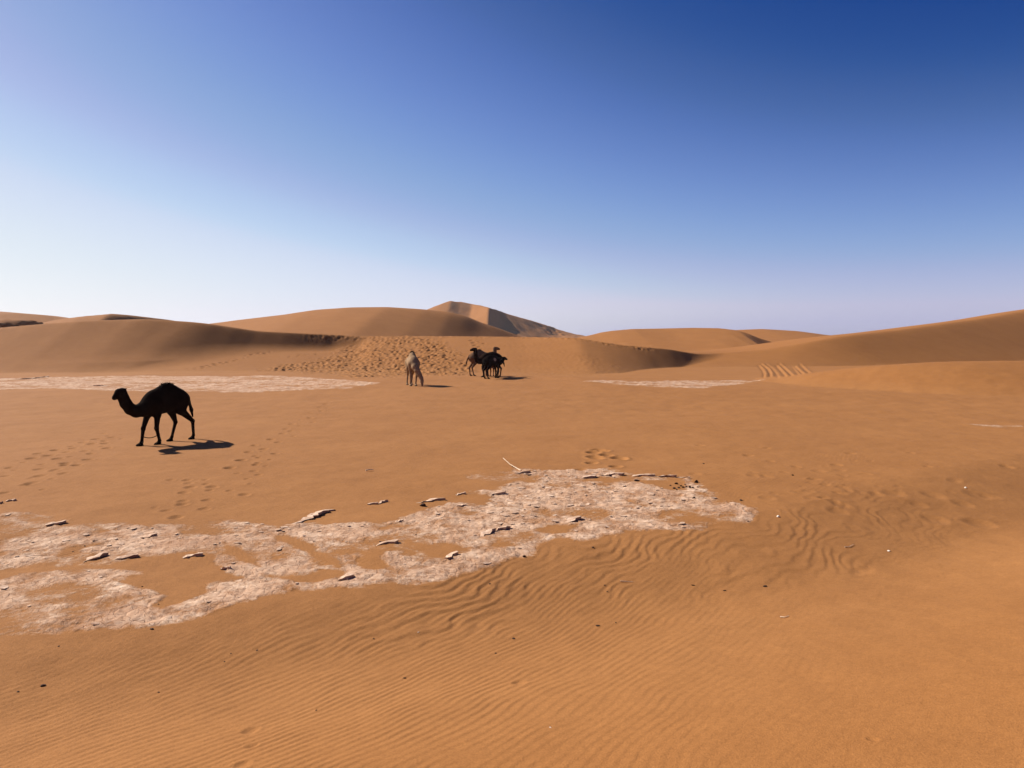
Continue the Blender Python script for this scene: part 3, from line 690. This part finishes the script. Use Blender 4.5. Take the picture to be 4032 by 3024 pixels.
    for k in range(260):
        a = rr.uniform(0, 2 * math.pi); q = math.sqrt(rr.random())
        x = -0.08 + 0.24 * q * math.cos(a); y = 0.11 * q * math.sin(a)
        zz = 1.60 + 0.17 * hump + 0.21 * hump * math.sqrt(max(0.02, 1 - q * q * 0.85)) - 0.03
        ln = rr.uniform(0.05, 0.14); dx, dy = rr.gauss(0, .5), rr.gauss(0, .5)
        w = rr.uniform(0.008, 0.018); ang = rr.uniform(0, math.pi); wx, wy = w * math.cos(ang), w * math.sin(ang)
        i = len(tv)
        mx, my, mz = x + dx * ln * .4, y + dy * ln * .4, zz + ln * .7
        tv += [(x - wx, y - wy, zz - .02), (x + wx, y + wy, zz - .02), (mx + wx, my + wy, mz), (mx - wx, my - wy, mz), (x + dx * ln, y + dy * ln, zz + ln * rr.uniform(.5, 1.05))]
        tf += [(i, i + 1, i + 2, i + 3), (i + 3, i + 2, i + 4)]
    hm = bpy.data.meshes.new('hump_hair'); hm.from_pydata(tv, [], tf); hm.update()
    hm.materials.append(coat_material('hair', hair_col or tuple(v * 0.6 for v in coat), pale))
    ho = bpy.data.objects.new('hump_hair', hm); C.objects.link(ho); ho.parent = root
    if hobble:
        a = np.array((FR[0] - 0.02, FR[1] + 0.04, 0.30)); c = np.array((FL[0] - 0.02, FL[1] - 0.03, 0.32))
        pts = [a + (c - a) * t + np.array((0, 0, -0.07 * math.sin(math.pi * t))) for t in np.linspace(0, 1, 14)]
        add_tube('hobble_rope', pts, [0.014] * 14, coat_material('rope', (0.05, 0.035, 0.025), pale), root)
    return root

def tube_mesh(name, pts, radii, seg=7):
    vs, fs = [], []
    pts = [Vector(p) for p in pts]
    for i, p in enumerate(pts):
        t = (pts[min(i + 1, len(pts) - 1)] - pts[max(i - 1, 0)]).normalized()
        a = t.cross(Vector((0, 0, 1)) if abs(t.z) < 0.9 else Vector((1, 0, 0))).normalized(); b = t.cross(a)
        for k in range(seg):
            w = 2 * math.pi * k / seg; vs.append(p + (a * math.cos(w) + b * math.sin(w)) * radii[i])
        if i:
            for k in range(seg):
                fs.append(((i - 1) * seg + k, (i - 1) * seg + (k + 1) % seg, i * seg + (k + 1) % seg, i * seg + k))
    fs.append(tuple(range(seg))); fs.append(tuple(range(len(vs) - 1, len(vs) - 1 - seg, -1)))
    me = bpy.data.meshes.new(name); me.from_pydata([tuple(v) for v in vs], [], fs); me.update()
    return me
def add_tube(name, pts, radii, material, parent=None, seg=7):
    me = tube_mesh(name, pts, radii, seg); me.materials.append(material)
    o = bpy.data.objects.new(name, me); C.objects.link(o)
    if parent: o.parent = parent
    return o

def on_ground(u, v, dz=-0.015):
    x, y, z = ray_hit(u, v); return (x, y, ground_z(x, y) + dz)

DARK = (0.013, 0.007, 0.0045)
TAIL = [(-0.80, 0, 1.52, 0.06), (-0.95, 0, 1.26, 0.045), (-1.03, 0.01, 0.98, 0.055), (-1.07, 0.02, 0.74, 0.025)]
# the lone animal in front, walking towards the left
p = on_ground(166.5, 442.6)
camel('camel', 'lone dark brown camel with hobbled forelegs, nearest of all the camels', p, (-0.40, -0.92),
      [(0.83, -0.15), (0.42, 0.15), (-0.30, -0.14), (-0.93, 0.14)],
      [(0.62, 0, 1.28, 0.25), (0.86, -0.01, 1.15, 0.215), (1.06, -0.03, 1.12, 0.19), (1.24, -0.06, 1.20, 0.17), (1.36, -0.10, 1.38, 0.165), (1.41, -0.14, 1.56, 0.155), (1.42, -0.16, 1.68, 0.135)],
      [(1.43, -0.16, 1.74, 0.125), (1.56, -0.14, 1.73, 0.105), (1.73, -0.10, 1.60, 0.075)], TAIL, DARK,
      scale=0.91, hump=0.76, slim=0.88, hobble=True, pale_spots=[(None, 0, 0, 0.045, 1.0)], pale=(0.75, 0.62, 0.45), h=0.026)  # pale lip spot paints the sun rim at the muzzle into the coat
# grazing animal seen from the front, head at the ground
p = on_ground(412.8, 385.4)
camel('camel', 'pale camel facing the viewer with its head lowered to the ground, grazing alone', p, (0.27, -0.96),
      [(0.50, -0.20), (0.54, 0.10), (-0.55, -0.26), (-0.62, 0.02)],
      [(0.62, 0, 1.30, 0.25), (0.86, 0.03, 1.12, 0.20), (1.02, 0.12, 0.92, 0.165), (1.10, 0.22, 0.72, 0.14), (1.15, 0.30, 0.54, 0.125)],
      [(1.18, 0.33, 0.46, 0.12), (1.22, 0.35, 0.30, 0.10), (1.26, 0.36, 0.12, 0.075)], TAIL, (0.31, 0.20, 0.115), hair_col=(0.02, 0.012, 0.008), scale=1.04, h=0.034, slim=1.0)
# the herd behind
GRP = 'camels standing together behind the low rise'
UPN = [(0.62, 0, 1.28, 0.25), (0.86, 0, 1.17, 0.215), (1.03, 0, 1.24, 0.185), (1.14, 0, 1.46, 0.165), (1.17, 0, 1.74, 0.145), (1.17, 0, 1.96, 0.125)]
UPH = [(1.17, 0, 2.02, 0.125), (1.32, 0, 2.03, 0.10), (1.50, 0, 1.98, 0.076)]
def gp(u, D, dz=-0.015):
    x = (u - 512) / FPX * D; return (x, D, ground_z(x, D) + dz)
camel('camel', 'dark hobbled camel of the herd, facing left with hindquarters behind the black one', gp(490.6, 52.6), (-0.92, -0.38),
      [(0.50, -0.16), (0.66, 0.2), (-0.5, -0.16), (-0.66, 0.16)], UPN, UPH, TAIL, (0.026, 0.013, 0.008), scale=0.98, h=0.036, hump=0.45, hobble=True, pale=(0.4, 0.3, 0.2))
camel('camel', 'tan camel at the back of the herd, rump at left, head raised right', gp(479.8, 54.4), (0.93, 0.36),
      [(0.50, -0.16), (0.56, 0.16), (-0.50, -0.17), (-0.66, 0.17)], UPN, UPH, TAIL, (0.17, 0.095, 0.055), scale=1.0, h=0.036, hump=0.8)
camel('camel', 'black camel standing broadside in front of the herd, facing right', gp(492.0, 51.2), (0.70, 0.71),
      [(0.50, -0.16), (0.56, 0.16), (-0.56, -0.16), (-0.62, 0.16)],
      [(0.60, 0, 1.30, 0.25), (0.84, 0, 1.22, 0.20), (1.00, -0.04, 1.30, 0.165), (1.10, -0.08, 1.44, 0.14), (1.14, -0.10, 1.54, 0.12)],
      [(1.16, -0.10, 1.58, 0.11), (1.30, -0.12, 1.56, 0.09), (1.46, -0.14, 1.48, 0.068)], TAIL, (0.013, 0.008, 0.006), scale=0.89, h=0.036, hump=0.42,
      pale_spots=[(0.02, -0.36, 1.50, 0.17, 0.8)], pale=(0.33, 0.24, 0.18))
camel('camel', 'small reddish brown calf seen between the legs of the black camel', gp(489.8, 54.0), (0.5, -0.85),
      [(0.48, -0.17), (0.55, 0.17), (-0.5, -0.17), (-0.62, 0.17)],
      [(0.62, 0, 1.30, 0.22), (0.86, 0, 1.24, 0.18), (1.02, 0, 1.32, 0.15), (1.12, 0, 1.46, 0.13)],
      [(1.14, 0, 1.52, 0.11), (1.26, 0, 1.50, 0.09), (1.40, 0, 1.42, 0.07)], TAIL, (0.13, 0.045, 0.022), scale=0.66, h=0.045, hump=0.7)

# ------------------------------------------------------------------ stones, twigs and lifted crust
def stone_material(name, c):
    m, nt, b = mat(name)
    tc = nt.nodes.new('ShaderNodeTexCoord')
    f, r = noise_fac(nt, tc.outputs['Object'], 30.0, 4, 0.65, 0.3, 0.7)
    nt.links.new(mixc(nt, f, tuple(v * 0.6 for v in c), tuple(min(1, v * 1.3) for v in c)), b.inputs['Base Color'])
    b.inputs['Roughness'].default_value = 0.8
    bmp = node(nt, 'ShaderNodeBump', Strength=0.5, Distance=0.004); nt.links.new(r, bmp.inputs['Height']); nt.links.new(bmp.outputs[0], b.inputs['Normal'])
    return m
dark_stone = stone_material('dark_stone', (0.045, 0.024, 0.016)); white_stone = stone_material('white_stone', (0.72, 0.66, 0.55))
import bmesh
def stone_mesh(seed, ax):
    rr = random.Random(seed); bm = bmesh.new(); bmesh.ops.create_icosphere(bm, subdivisions=2, radius=1)
    dirs = [Vector((rr.gauss(0, 1), rr.gauss(0, 1), rr.gauss(0, 1))).normalized() for _ in range(9)]
    offs = [rr.uniform(0.55, 0.9) for _ in dirs]
    for v in bm.verts:
        for d, o in zip(dirs, offs):           # chipped flat facets
            e = v.co.dot(d) - o
            if e > 0: v.co -= d * e
        v.co *= 1 + rr.uniform(-.03, .03)
        v.co = Vector((v.co.x * ax[0], v.co.y * ax[1], v.co.z * ax[2]))
    me = bpy.data.meshes.new('stone'); bm.to_mesh(me); bm.free(); return me
def tag(o, label, cat, group=None):
    o['label'] = label; o['category'] = cat
    if group: o['group'] = group
def stone(sx, sy, wpx, label, material=dark_stone, flat=0.55, elong=1.0, rot=None, group='stones scattered over the sand'):
    """sx, sy: place noted in the full-size picture; wpx: width there"""
    hit = ray_hit(sx * SRC, sy * SRC)
    if hit is None: return
    x, y, _ = hit; w = wpx * SRC * y / FPX * 0.5
    me = stone_mesh(int(sx * 7 + sy), (w, w / elong, w * flat)); me.materials.append(material)
    o = bpy.data.objects.new('stone', me); C.objects.link(o)
    o.location = (x, y, ground_z(x, y) + w * flat * 0.35); o.rotation_euler = (rnd.uniform(-.2, .2), rnd.uniform(-.2, .2), rnd.uniform(-.4, .4) if rot is None else rot)
    tag(o, label, 'stone', group)
for a in [
    (598, 2481, 19, 'elongated dark pebble just below the lower edge of the salt crust, left foreground', dark_stone, .4, 1.7),
    (231, 2545, 9, 'small dark pebble on ripples below the left part of the crust'),
    (170, 2699, 22, 'largest dark pebble in the rippled sand at lower left', dark_stone, .5, 1.5),
    (71, 2730, 11, 'dark pebble left of the largest one at lower left, near the picture edge'),
    (625, 2730, 12, 'slanting dark pebble on ripples above the foreground dents', dark_stone, .4, 1.6),
    (1011, 2566, 10, 'round dark pebble in the ripples below the middle of the crust'),
    (909, 2583, 8, 'dark pebble a hand left of the round one in the middle ripples'),
    (884, 2609, 8, 'lower left pebble of the dark trio in the middle ripples'),
    (1245, 2800, 9, 'dark pebble right of the foreground dents'),
    (1593, 2672, 15, 'pointed dark pebble in the centre of the foreground sand', dark_stone, .4, 1.8),
    (2023, 2518, 15, 'dark pebble with a pale side in the right centre foreground', dark_stone, .6, 1.2),
    (1952, 2571, 9, 'dark pebble below and left of the pale-sided one, centre foreground'),
    (2355, 2466, 20, 'flat brown pebble leaning on the smooth dune flank, right of centre', dark_stone, .4, 1.6),
    (2425, 2456, 9, 'small brown pebble just right of the flat leaning one'),
    (2380, 2308, 8, 'upper of two dark pebbles below the right end of the crust'),
    (2390, 2331, 8, 'lower of two dark pebbles below the right end of the crust'),
    (1928, 2301, 11, 'dark pebble among the curved ripples below the crust'),
    (2334, 2160, 10, 'dark pebble on bare sand just under the lower crust edge, right half'),
    (1471, 2517, 9, 'dark pebble on the smooth patch between the ripples, lower centre'),
    (3012, 2309, 17, 'dark pebble with a short shadow on the right-hand dune slope', dark_stone, .6, 1.3),
    (2853, 2328, 17, 'thin dark fragment on the right-hand dune slope', dark_stone, .3, 2.2),
    (2730, 2306, 20, 'low dark fragment left of the thin one on the right slope', dark_stone, .25, 2.5),
    (3121, 1873, 11, 'dark stone in the scuffed sand far right of the crust'),
    (2741, 1902, 18, 'triangular dark stone beside the pile at the upper right of the crust', dark_stone, .9, 1.0),
    (2507, 1895, 26, 'long dark stone in the shade of the upper crust ledge', dark_stone, .4, 1.8),
    (2732, 1965, 16, 'dark stone lying on pale crust below the stone pile', dark_stone, .7, 1.1),
    (2918, 1971, 14, 'dark stone on the thin right end of the crust', dark_stone, .7, 1.1),
    (2945, 2056, 9, 'dark stone at the very tip of the crust'),
    (1665, 1993, 32, 'dark lump added for the shaded hole under the lifted slab at the upper crust edge', dark_stone, .6, 1.6),  # stone mesh added to stand in for the dark shaded hole under the slab
    (2063, 2193, 17, 'dark stone on the crust near its middle lower edge', dark_stone, .6, 1.4),
    (1497, 2136, 10, 'dark stone above the arched sand hollow in the crust'),
    (1638, 2108, 9, 'dark pebble on the white crust right above the sand hollow'),
    (334, 2151, 9, 'dark pebble on a sandy gap in the left crust'),
    (288, 2172, 8, 'dark pebble left of the sandy gap in the left crust'),
    (560, 2312, 8, 'dark pebble at the edge of the rippled sand pocket in the crust'),
    (624, 2380, 8, 'dark pebble in the lowest corner of the rippled sand pocket'),
    (1105, 2083, 9, 'dark pebble at the head of the sandy channel through the crust'),
    (1115, 2097, 18, 'flat dark stone at the head of the sandy channel through the crust', dark_stone, .35, 2.0),
    (2770, 1826, 9, 'dark pebble on sand above the right part of the crust'),
    (3064, 2037, 13, 'bright white pebble just right of the crust tip', white_stone, .8),
    (3802, 1923, 11, 'white pebble at the far right on bare sand', white_stone, .7),
    (3499, 2174, 12, 'whitish pebble with a trailing shadow on the right slope', white_stone, .6),
    (2167, 2870, 9, 'tiny white pebble in the lowest part of the foreground', white_stone, .7),
    (1647, 2496, 10, 'pale sliver of stone among the lower ripples', white_stone, .3, 2.0),
    (259, 1266, 17, 'dark rock on the crest of the far left dune', dark_stone, .35, 1.6),
]:
    stone(*a)
for k, (x, y, w) in enumerate([(2640, 1914, 9), (2663, 1907, 16), (2681, 1916, 12), (2655, 1925, 14), (2672, 1923, 13), (2690, 1922, 12), (2702, 1921, 11), (2716, 1922, 15), (2728, 1923, 12), (2747, 1921, 8), (2697, 1912, 8), (2664, 1929, 9)]):
    stone(x, y, w, 'dark stone in the small pile at the upper right of the crust', dark_stone, .7, 1.2, group='pile of dark stones on the crust')

wood, wnt, wb_ = mat('dry_wood')
tcw = wnt.nodes.new('ShaderNodeTexCoord'); fw, _ = noise_fac(wnt, tcw.outputs['Object'], 25, 4)
wnt.links.new(mixc(wnt, fw, (0.42, 0.29, 0.19), (0.68, 0.52, 0.36)), wb_.inputs['Base Color']); wb_.inputs['Roughness'].default_value = 0.8
def twig(pts, r, label, lift=0.5):
    P = []
    n = len(pts)
    for i, (x, y, up_) in enumerate(pts):
        h_ = ray_hit(x * SRC, y * SRC); P.append((h_[0], h_[1], ground_z(h_[0], h_[1]) + r * lift + up_))
    fine = []
    for i in range(n - 1):
        for t in np.linspace(0, 1, 5)[:-1]: fine.append(tuple(np.array(P[i]) * (1 - t) + np.array(P[i + 1]) * t + np.array((0, 0, rnd.uniform(-.15, .15) * r))))
    fine.append(P[-1])
    c = np.array(fine[0]); loc = [tuple(np.array(f) - c) for f in fine]
    o = add_tube('twig', loc, [r * (1 - 0.55 * i / len(loc)) * rnd.uniform(.85, 1.1) for i in range(len(loc))], wood, None, 6)
    o.location = tuple(c); tag(o, label, 'twig', 'dry twigs on the sand')
twig([(2051, 1855, 0.0), (2030, 1846, 0.02), (2008, 1838, 0.05), (1981, 1825, 0.12)], 0.016, 'long pale stick with one end raised, on sand above the crust')
twig([(1440, 1858, 0.02), (1452, 1857, 0.03), (1470, 1854, 0.02)], 0.018, 'short pale stick alone on open sand left of the long stick')
twig([(2442, 2294, 0.01), (2460, 2297, 0.01), (2493, 2297, 0.005)], 0.008, 'thin bone-pale twig below the right end of the crust')
twig([(3326, 2160, 0.005), (3344, 2158, 0.008), (3362, 2148, 0.01)], 0.007, 'tiny pale twig on the right-hand slope')
twig([(3072, 2430, 0.004), (3090, 2432, 0.006), (3106, 2428, 0.004)], 0.007, 'small twig half buried in the smooth right foreground')

slab_m, snt, sb = mat('crust')
tcs = snt.nodes.new('ShaderNodeNewGeometry'); f1, r1 = noise_fac(snt, tcs.outputs['Position'], 6, 6, .7, .35, .62); f2, r2 = noise_fac(snt, tcs.outputs['Position'], 30, 4, .7, .3, .7)
cs_ = mixc(snt, f1, (0.34, 0.20, 0.125), SALT); snt.links.new(mixc(snt, f2, mixc(snt, 1.0, cs_, (0.7, 0.64, 0.6), 'MULTIPLY'), cs_), sb.inputs['Base Color']); sb.inputs['Roughness'].default_value = 0.95
bmp = node(snt, 'ShaderNodeBump', Strength=0.7, Distance=0.01); snt.links.new(r2, bmp.inputs['Height']); snt.links.new(bmp.outputs[0], sb.inputs['Normal'])
def slab(x0, y0, x1, y1, label, depth=0.25, thick=0.03, tilt=0.25, lift=0.0, seed=None):
    """a plate of crust between two picture points, tipped up along its camera side or its back"""
    A = ray_hit(x0 * SRC, y0 * SRC); B = ray_hit(x1 * SRC, y1 * SRC)
    ax, ay, az = A[0], A[1], ground_z(A[0], A[1]); bx, by, bz = B[0], B[1], ground_z(B[0], B[1])
    thick *= 0.24; tilt *= 0.36; lift *= 0.35; depth *= 0.75
    L = math.hypot(bx - ax, by - ay); rr = random.Random(seed or int(x0 * 3 + y0))
    nseg = max(5, int(L / 0.07))
    top = []
    front = [(-L / 2 + L * i / nseg, rr.uniform(-.3, .3) * depth * (1 if 0 < i < nseg else .2)) for i in range(nseg + 1)]
    back = [(L / 2 - L * i / nseg, depth * (0.35 + 0.65 * math.sin(math.pi * min(max(i / nseg, .04), .96))) * rr.uniform(.7, 1.15)) for i in range(nseg + 1)]
    ring = front + back
    bm = bmesh.new()
    up_ = [bm.verts.new((x, y, thick * rr.uniform(.7, 1.2) + 0.03 * math.sin(x * 5 + rr.random()))) for x, y in ring]
    dn = [bm.verts.new((x * .97, y * .97 + .01, -thick)) for x, y in ring]
    m = len(ring)
    for i in range(nseg):
        a, b, c, d = i, i + 1, m - 2 - i, m - 1 - i
        bm.faces.new((up_[a], up_[b], up_[c], up_[d])); bm.faces.new((dn[d], dn[c], dn[b], dn[a]))
    for i in range(m):
        j = (i + 1) % m
        if (i == nseg) or (i == m - 1) or True:
            try: bm.faces.new((dn[i], dn[j], up_[j], up_[i]))
            except ValueError: pass
    me = bpy.data.meshes.new('salt_plate'); bm.to_mesh(me); bm.free(); me.materials.append(slab_m)
    o = bpy.data.objects.new('salt_plate', me); C.objects.link(o)
    o.location = ((ax + bx) / 2, (ay + by) / 2, (az + bz) / 2 + lift)
    o.rotation_euler = (-tilt, math.atan2(az - bz, L) if L else 0, math.atan2(by - ay, bx - ax))
    tag(o, label, 'salt plate', 'lifted slabs of salt crust')
for a in [
    (1165, 2067, 1320, 2008, 'longest lifted salt slab, jutting diagonally above the middle of the crust', .22, .035, .35, .03),
    (1445, 1988, 1490, 1985, 'thin salt slab on sand, left of a thicker one above the crust', .10, .02, .2, .01),
    (1495, 1986, 1530, 1976, 'thick small salt slab on sand with a tail of shadow', .14, .04, .3, .03),
    (1640, 1983, 1755, 1972, 'arched salt slab over a dark rounded stone at the upper crust edge', .30, .03, .40, .04),
    (1797, 1951, 1835, 1946, 'small tipped salt slab on sand between two arms of crust', .12, .03, .3, .02),
    (1935, 1953, 1992, 1946, 'tipped salt slab at the root of the upper crust arm', .2, .03, .3, .02),
    (1800, 2000, 1838, 1993, 'dark-sided salt slab right of the arched one', .18, .03, .35, .02),
    (180, 2072, 262, 2062, 'salt slab with a deep shaded overhang on the left crust', .30, .035, .40, .05),
    (20, 1976, 62, 1973, 'dark-edged salt slab alone on sand above the left crust', .2, .03, .35, .03),
    (-20, 1988, 14, 1983, 'salt slab cut by the left picture edge above the crust', .2, .03, .35, .03),
    (2285, 1886, 2349, 1880, 'left slab of the raised ledge along the top of the crust', .24, .035, .3, .03),
    (2356, 1876, 2460, 1872, 'second slab of the raised ledge along the top of the crust', .30, .035, .3, .04),
    (2468, 1877, 2580, 1876, 'third slab of the raised ledge along the top of the crust', .26, .03, .25, .03),
    (2585, 1878, 2665, 1878, 'fourth slab of the raised ledge, narrowing to the right', .18, .03, .25, .03),
    (2668, 1882, 2716, 1884, 'last thin slab at the right end of the raised ledge', .12, .025, .25, .02),
    (2222, 2066, 2290, 2044, 'curled broken slab in the middle of the right crust', .22, .03, .35, .03),
    (1905, 2118, 1955, 2092, 'broken slab edge between bare sand and crust, centre', .2, .03, .3, .03),
    (1955, 2092, 2012, 2084, 'upturned slab just right of the broken central edge', .2, .03, .3, .03),
    (1762, 2205, 1808, 2184, 'slab curling over the right end of the sand hollow', .18, .03, .35, .03),
    (1475, 2155, 1570, 2136, 'slab forming the arched rim of the sand hollow', .2, .03, .3, .02),
    (1335, 2292, 1395, 2280, 'slab by the lower left end of the sandy channel', .2, .03, .3, .03),
    (865, 2245, 905, 2248, 'small slab alone in the rippled sand pocket of the crust', .1, .025, .3, .02),
    (720, 2200, 800, 2190, 'low slab along the upper edge of the rippled sand pocket', .2, .03, .3, .02),
    (330, 2215, 430, 2190, 'slab on the ledge across the left crust', .22, .03, .3, .03),
    (440, 2210, 545, 2195, 'slab next along the ledge across the left crust', .2, .03, .3, .03),
    (560, 2125, 620, 2112, 'upturned slab high on the left crust', .2, .03, .35, .03),
    (1553, 2062, 1590, 2056, 'narrow slab on rippled sand below the arched slab', .1, .025, .3, .02),
    (2035, 1867, 2090, 1862, 'slab on the top edge of the upper crust arm', .16, .03, .3, .02),
    (135, 1491, 192, 1484, 'dark-fronted slab at the back edge of the far left salt strip', .6, .08, .35, .1),
    (340, 1521, 418, 1521, 'broad tipped slab inside the far left salt strip', .9, .08, .32, .05),
    (60, 1494, 130, 1492, 'long low slab at the back edge of the far left salt strip', .5, .06, .3, .05),
]:
    slab(*a)

# loose flakes of crust, too many to count
def flakes():
    ang, rad, Zg, Sg, na, nr = GRID
    ii, jj = np.where((Sg[:, :NC] > 0.7) & (rad[:, None] > 8) & (rad[:, None] < 21))
    rr = np.random.default_rng(4); w = rad[ii]**2; pick = rr.choice(len(ii), 260, p=w**1.5 / (w**1.5).sum())
    vs, fs = [], []
    for k in pick:
        i, j = ii[k], jj[k]; x = math.sin(ang[j]) * rad[i]; y = math.cos(ang[j]) * rad[i]; z = Zg[i, j]
        s = 0.02 + 0.04 * rr.random()**3; n = 6; t1, t2 = rr.normal(0, .07), rr.normal(0, .07); a0 = rr.uniform(0, 6.28); th = 0.004 + 0.06 * s
        b = len(vs)
        st = 1.0 + rr.random() * 1.2; ca, sa = math.cos(a0), math.sin(a0)
        for lev in (0, 1):
            for q in range(n):
                a = 2 * math.pi * q / n; r_ = s * (0.7 + 0.5 * ((q * 7919 + k) % 13) / 13)
                px_, py_ = r_ * st * math.cos(a), r_ * math.sin(a)
                dx, dy = px_ * ca - py_ * sa, px_ * sa + py_ * ca
                vs.append((x + dx, y + dy, z + dx * t1 + dy * t2 + th * lev + 0.004))
        fs.append(tuple(b + n + q for q in range(n)))
        for q in range(n): fs.append((b + q, b + (q + 1) % n, b + n + (q + 1) % n, b + n + q))
    me = bpy.data.meshes.new('salt_crumbs'); me.from_pydata(vs, [], fs); me.update(); me.materials.append(slab_m)
    o = bpy.data.objects.new('salt_crumbs', me); C.objects.link(o); o['kind'] = 'stuff'
    o['label'] = 'loose flakes of pale salt crust strewn over the flat'; o['category'] = 'salt crumbs'
flakes()

# ------------------------------------------------------------------ thin desert air
def haze():
    bm = bmesh.new(); bmesh.ops.create_cube(bm, size=1.0)
    for v in bm.verts: v.co = Vector((v.co.x * 6400, v.co.y * 6400, 46 if v.co.z > 0 else -9))
    me = bpy.data.meshes.new('haze'); bm.to_mesh(me); bm.free()
    m = bpy.data.materials.new('haze'); m.use_nodes = True; nt = m.node_tree; nt.nodes.clear()
    out = nt.nodes.new('ShaderNodeOutputMaterial'); pv = nt.nodes.new('ShaderNodeVolumePrincipled')
    pv.inputs['Color'].default_value = (0.90, 0.92, 0.96, 1); pv.inputs['Density'].default_value = 0.00009
    pv.inputs['Anisotropy'].default_value = 0.3
    nt.links.new(pv.outputs[0], out.inputs['Volume']); me.materials.append(m)
    o = bpy.data.objects.new('haze', me); C.objects.link(o); o['kind'] = 'stuff'
haze()
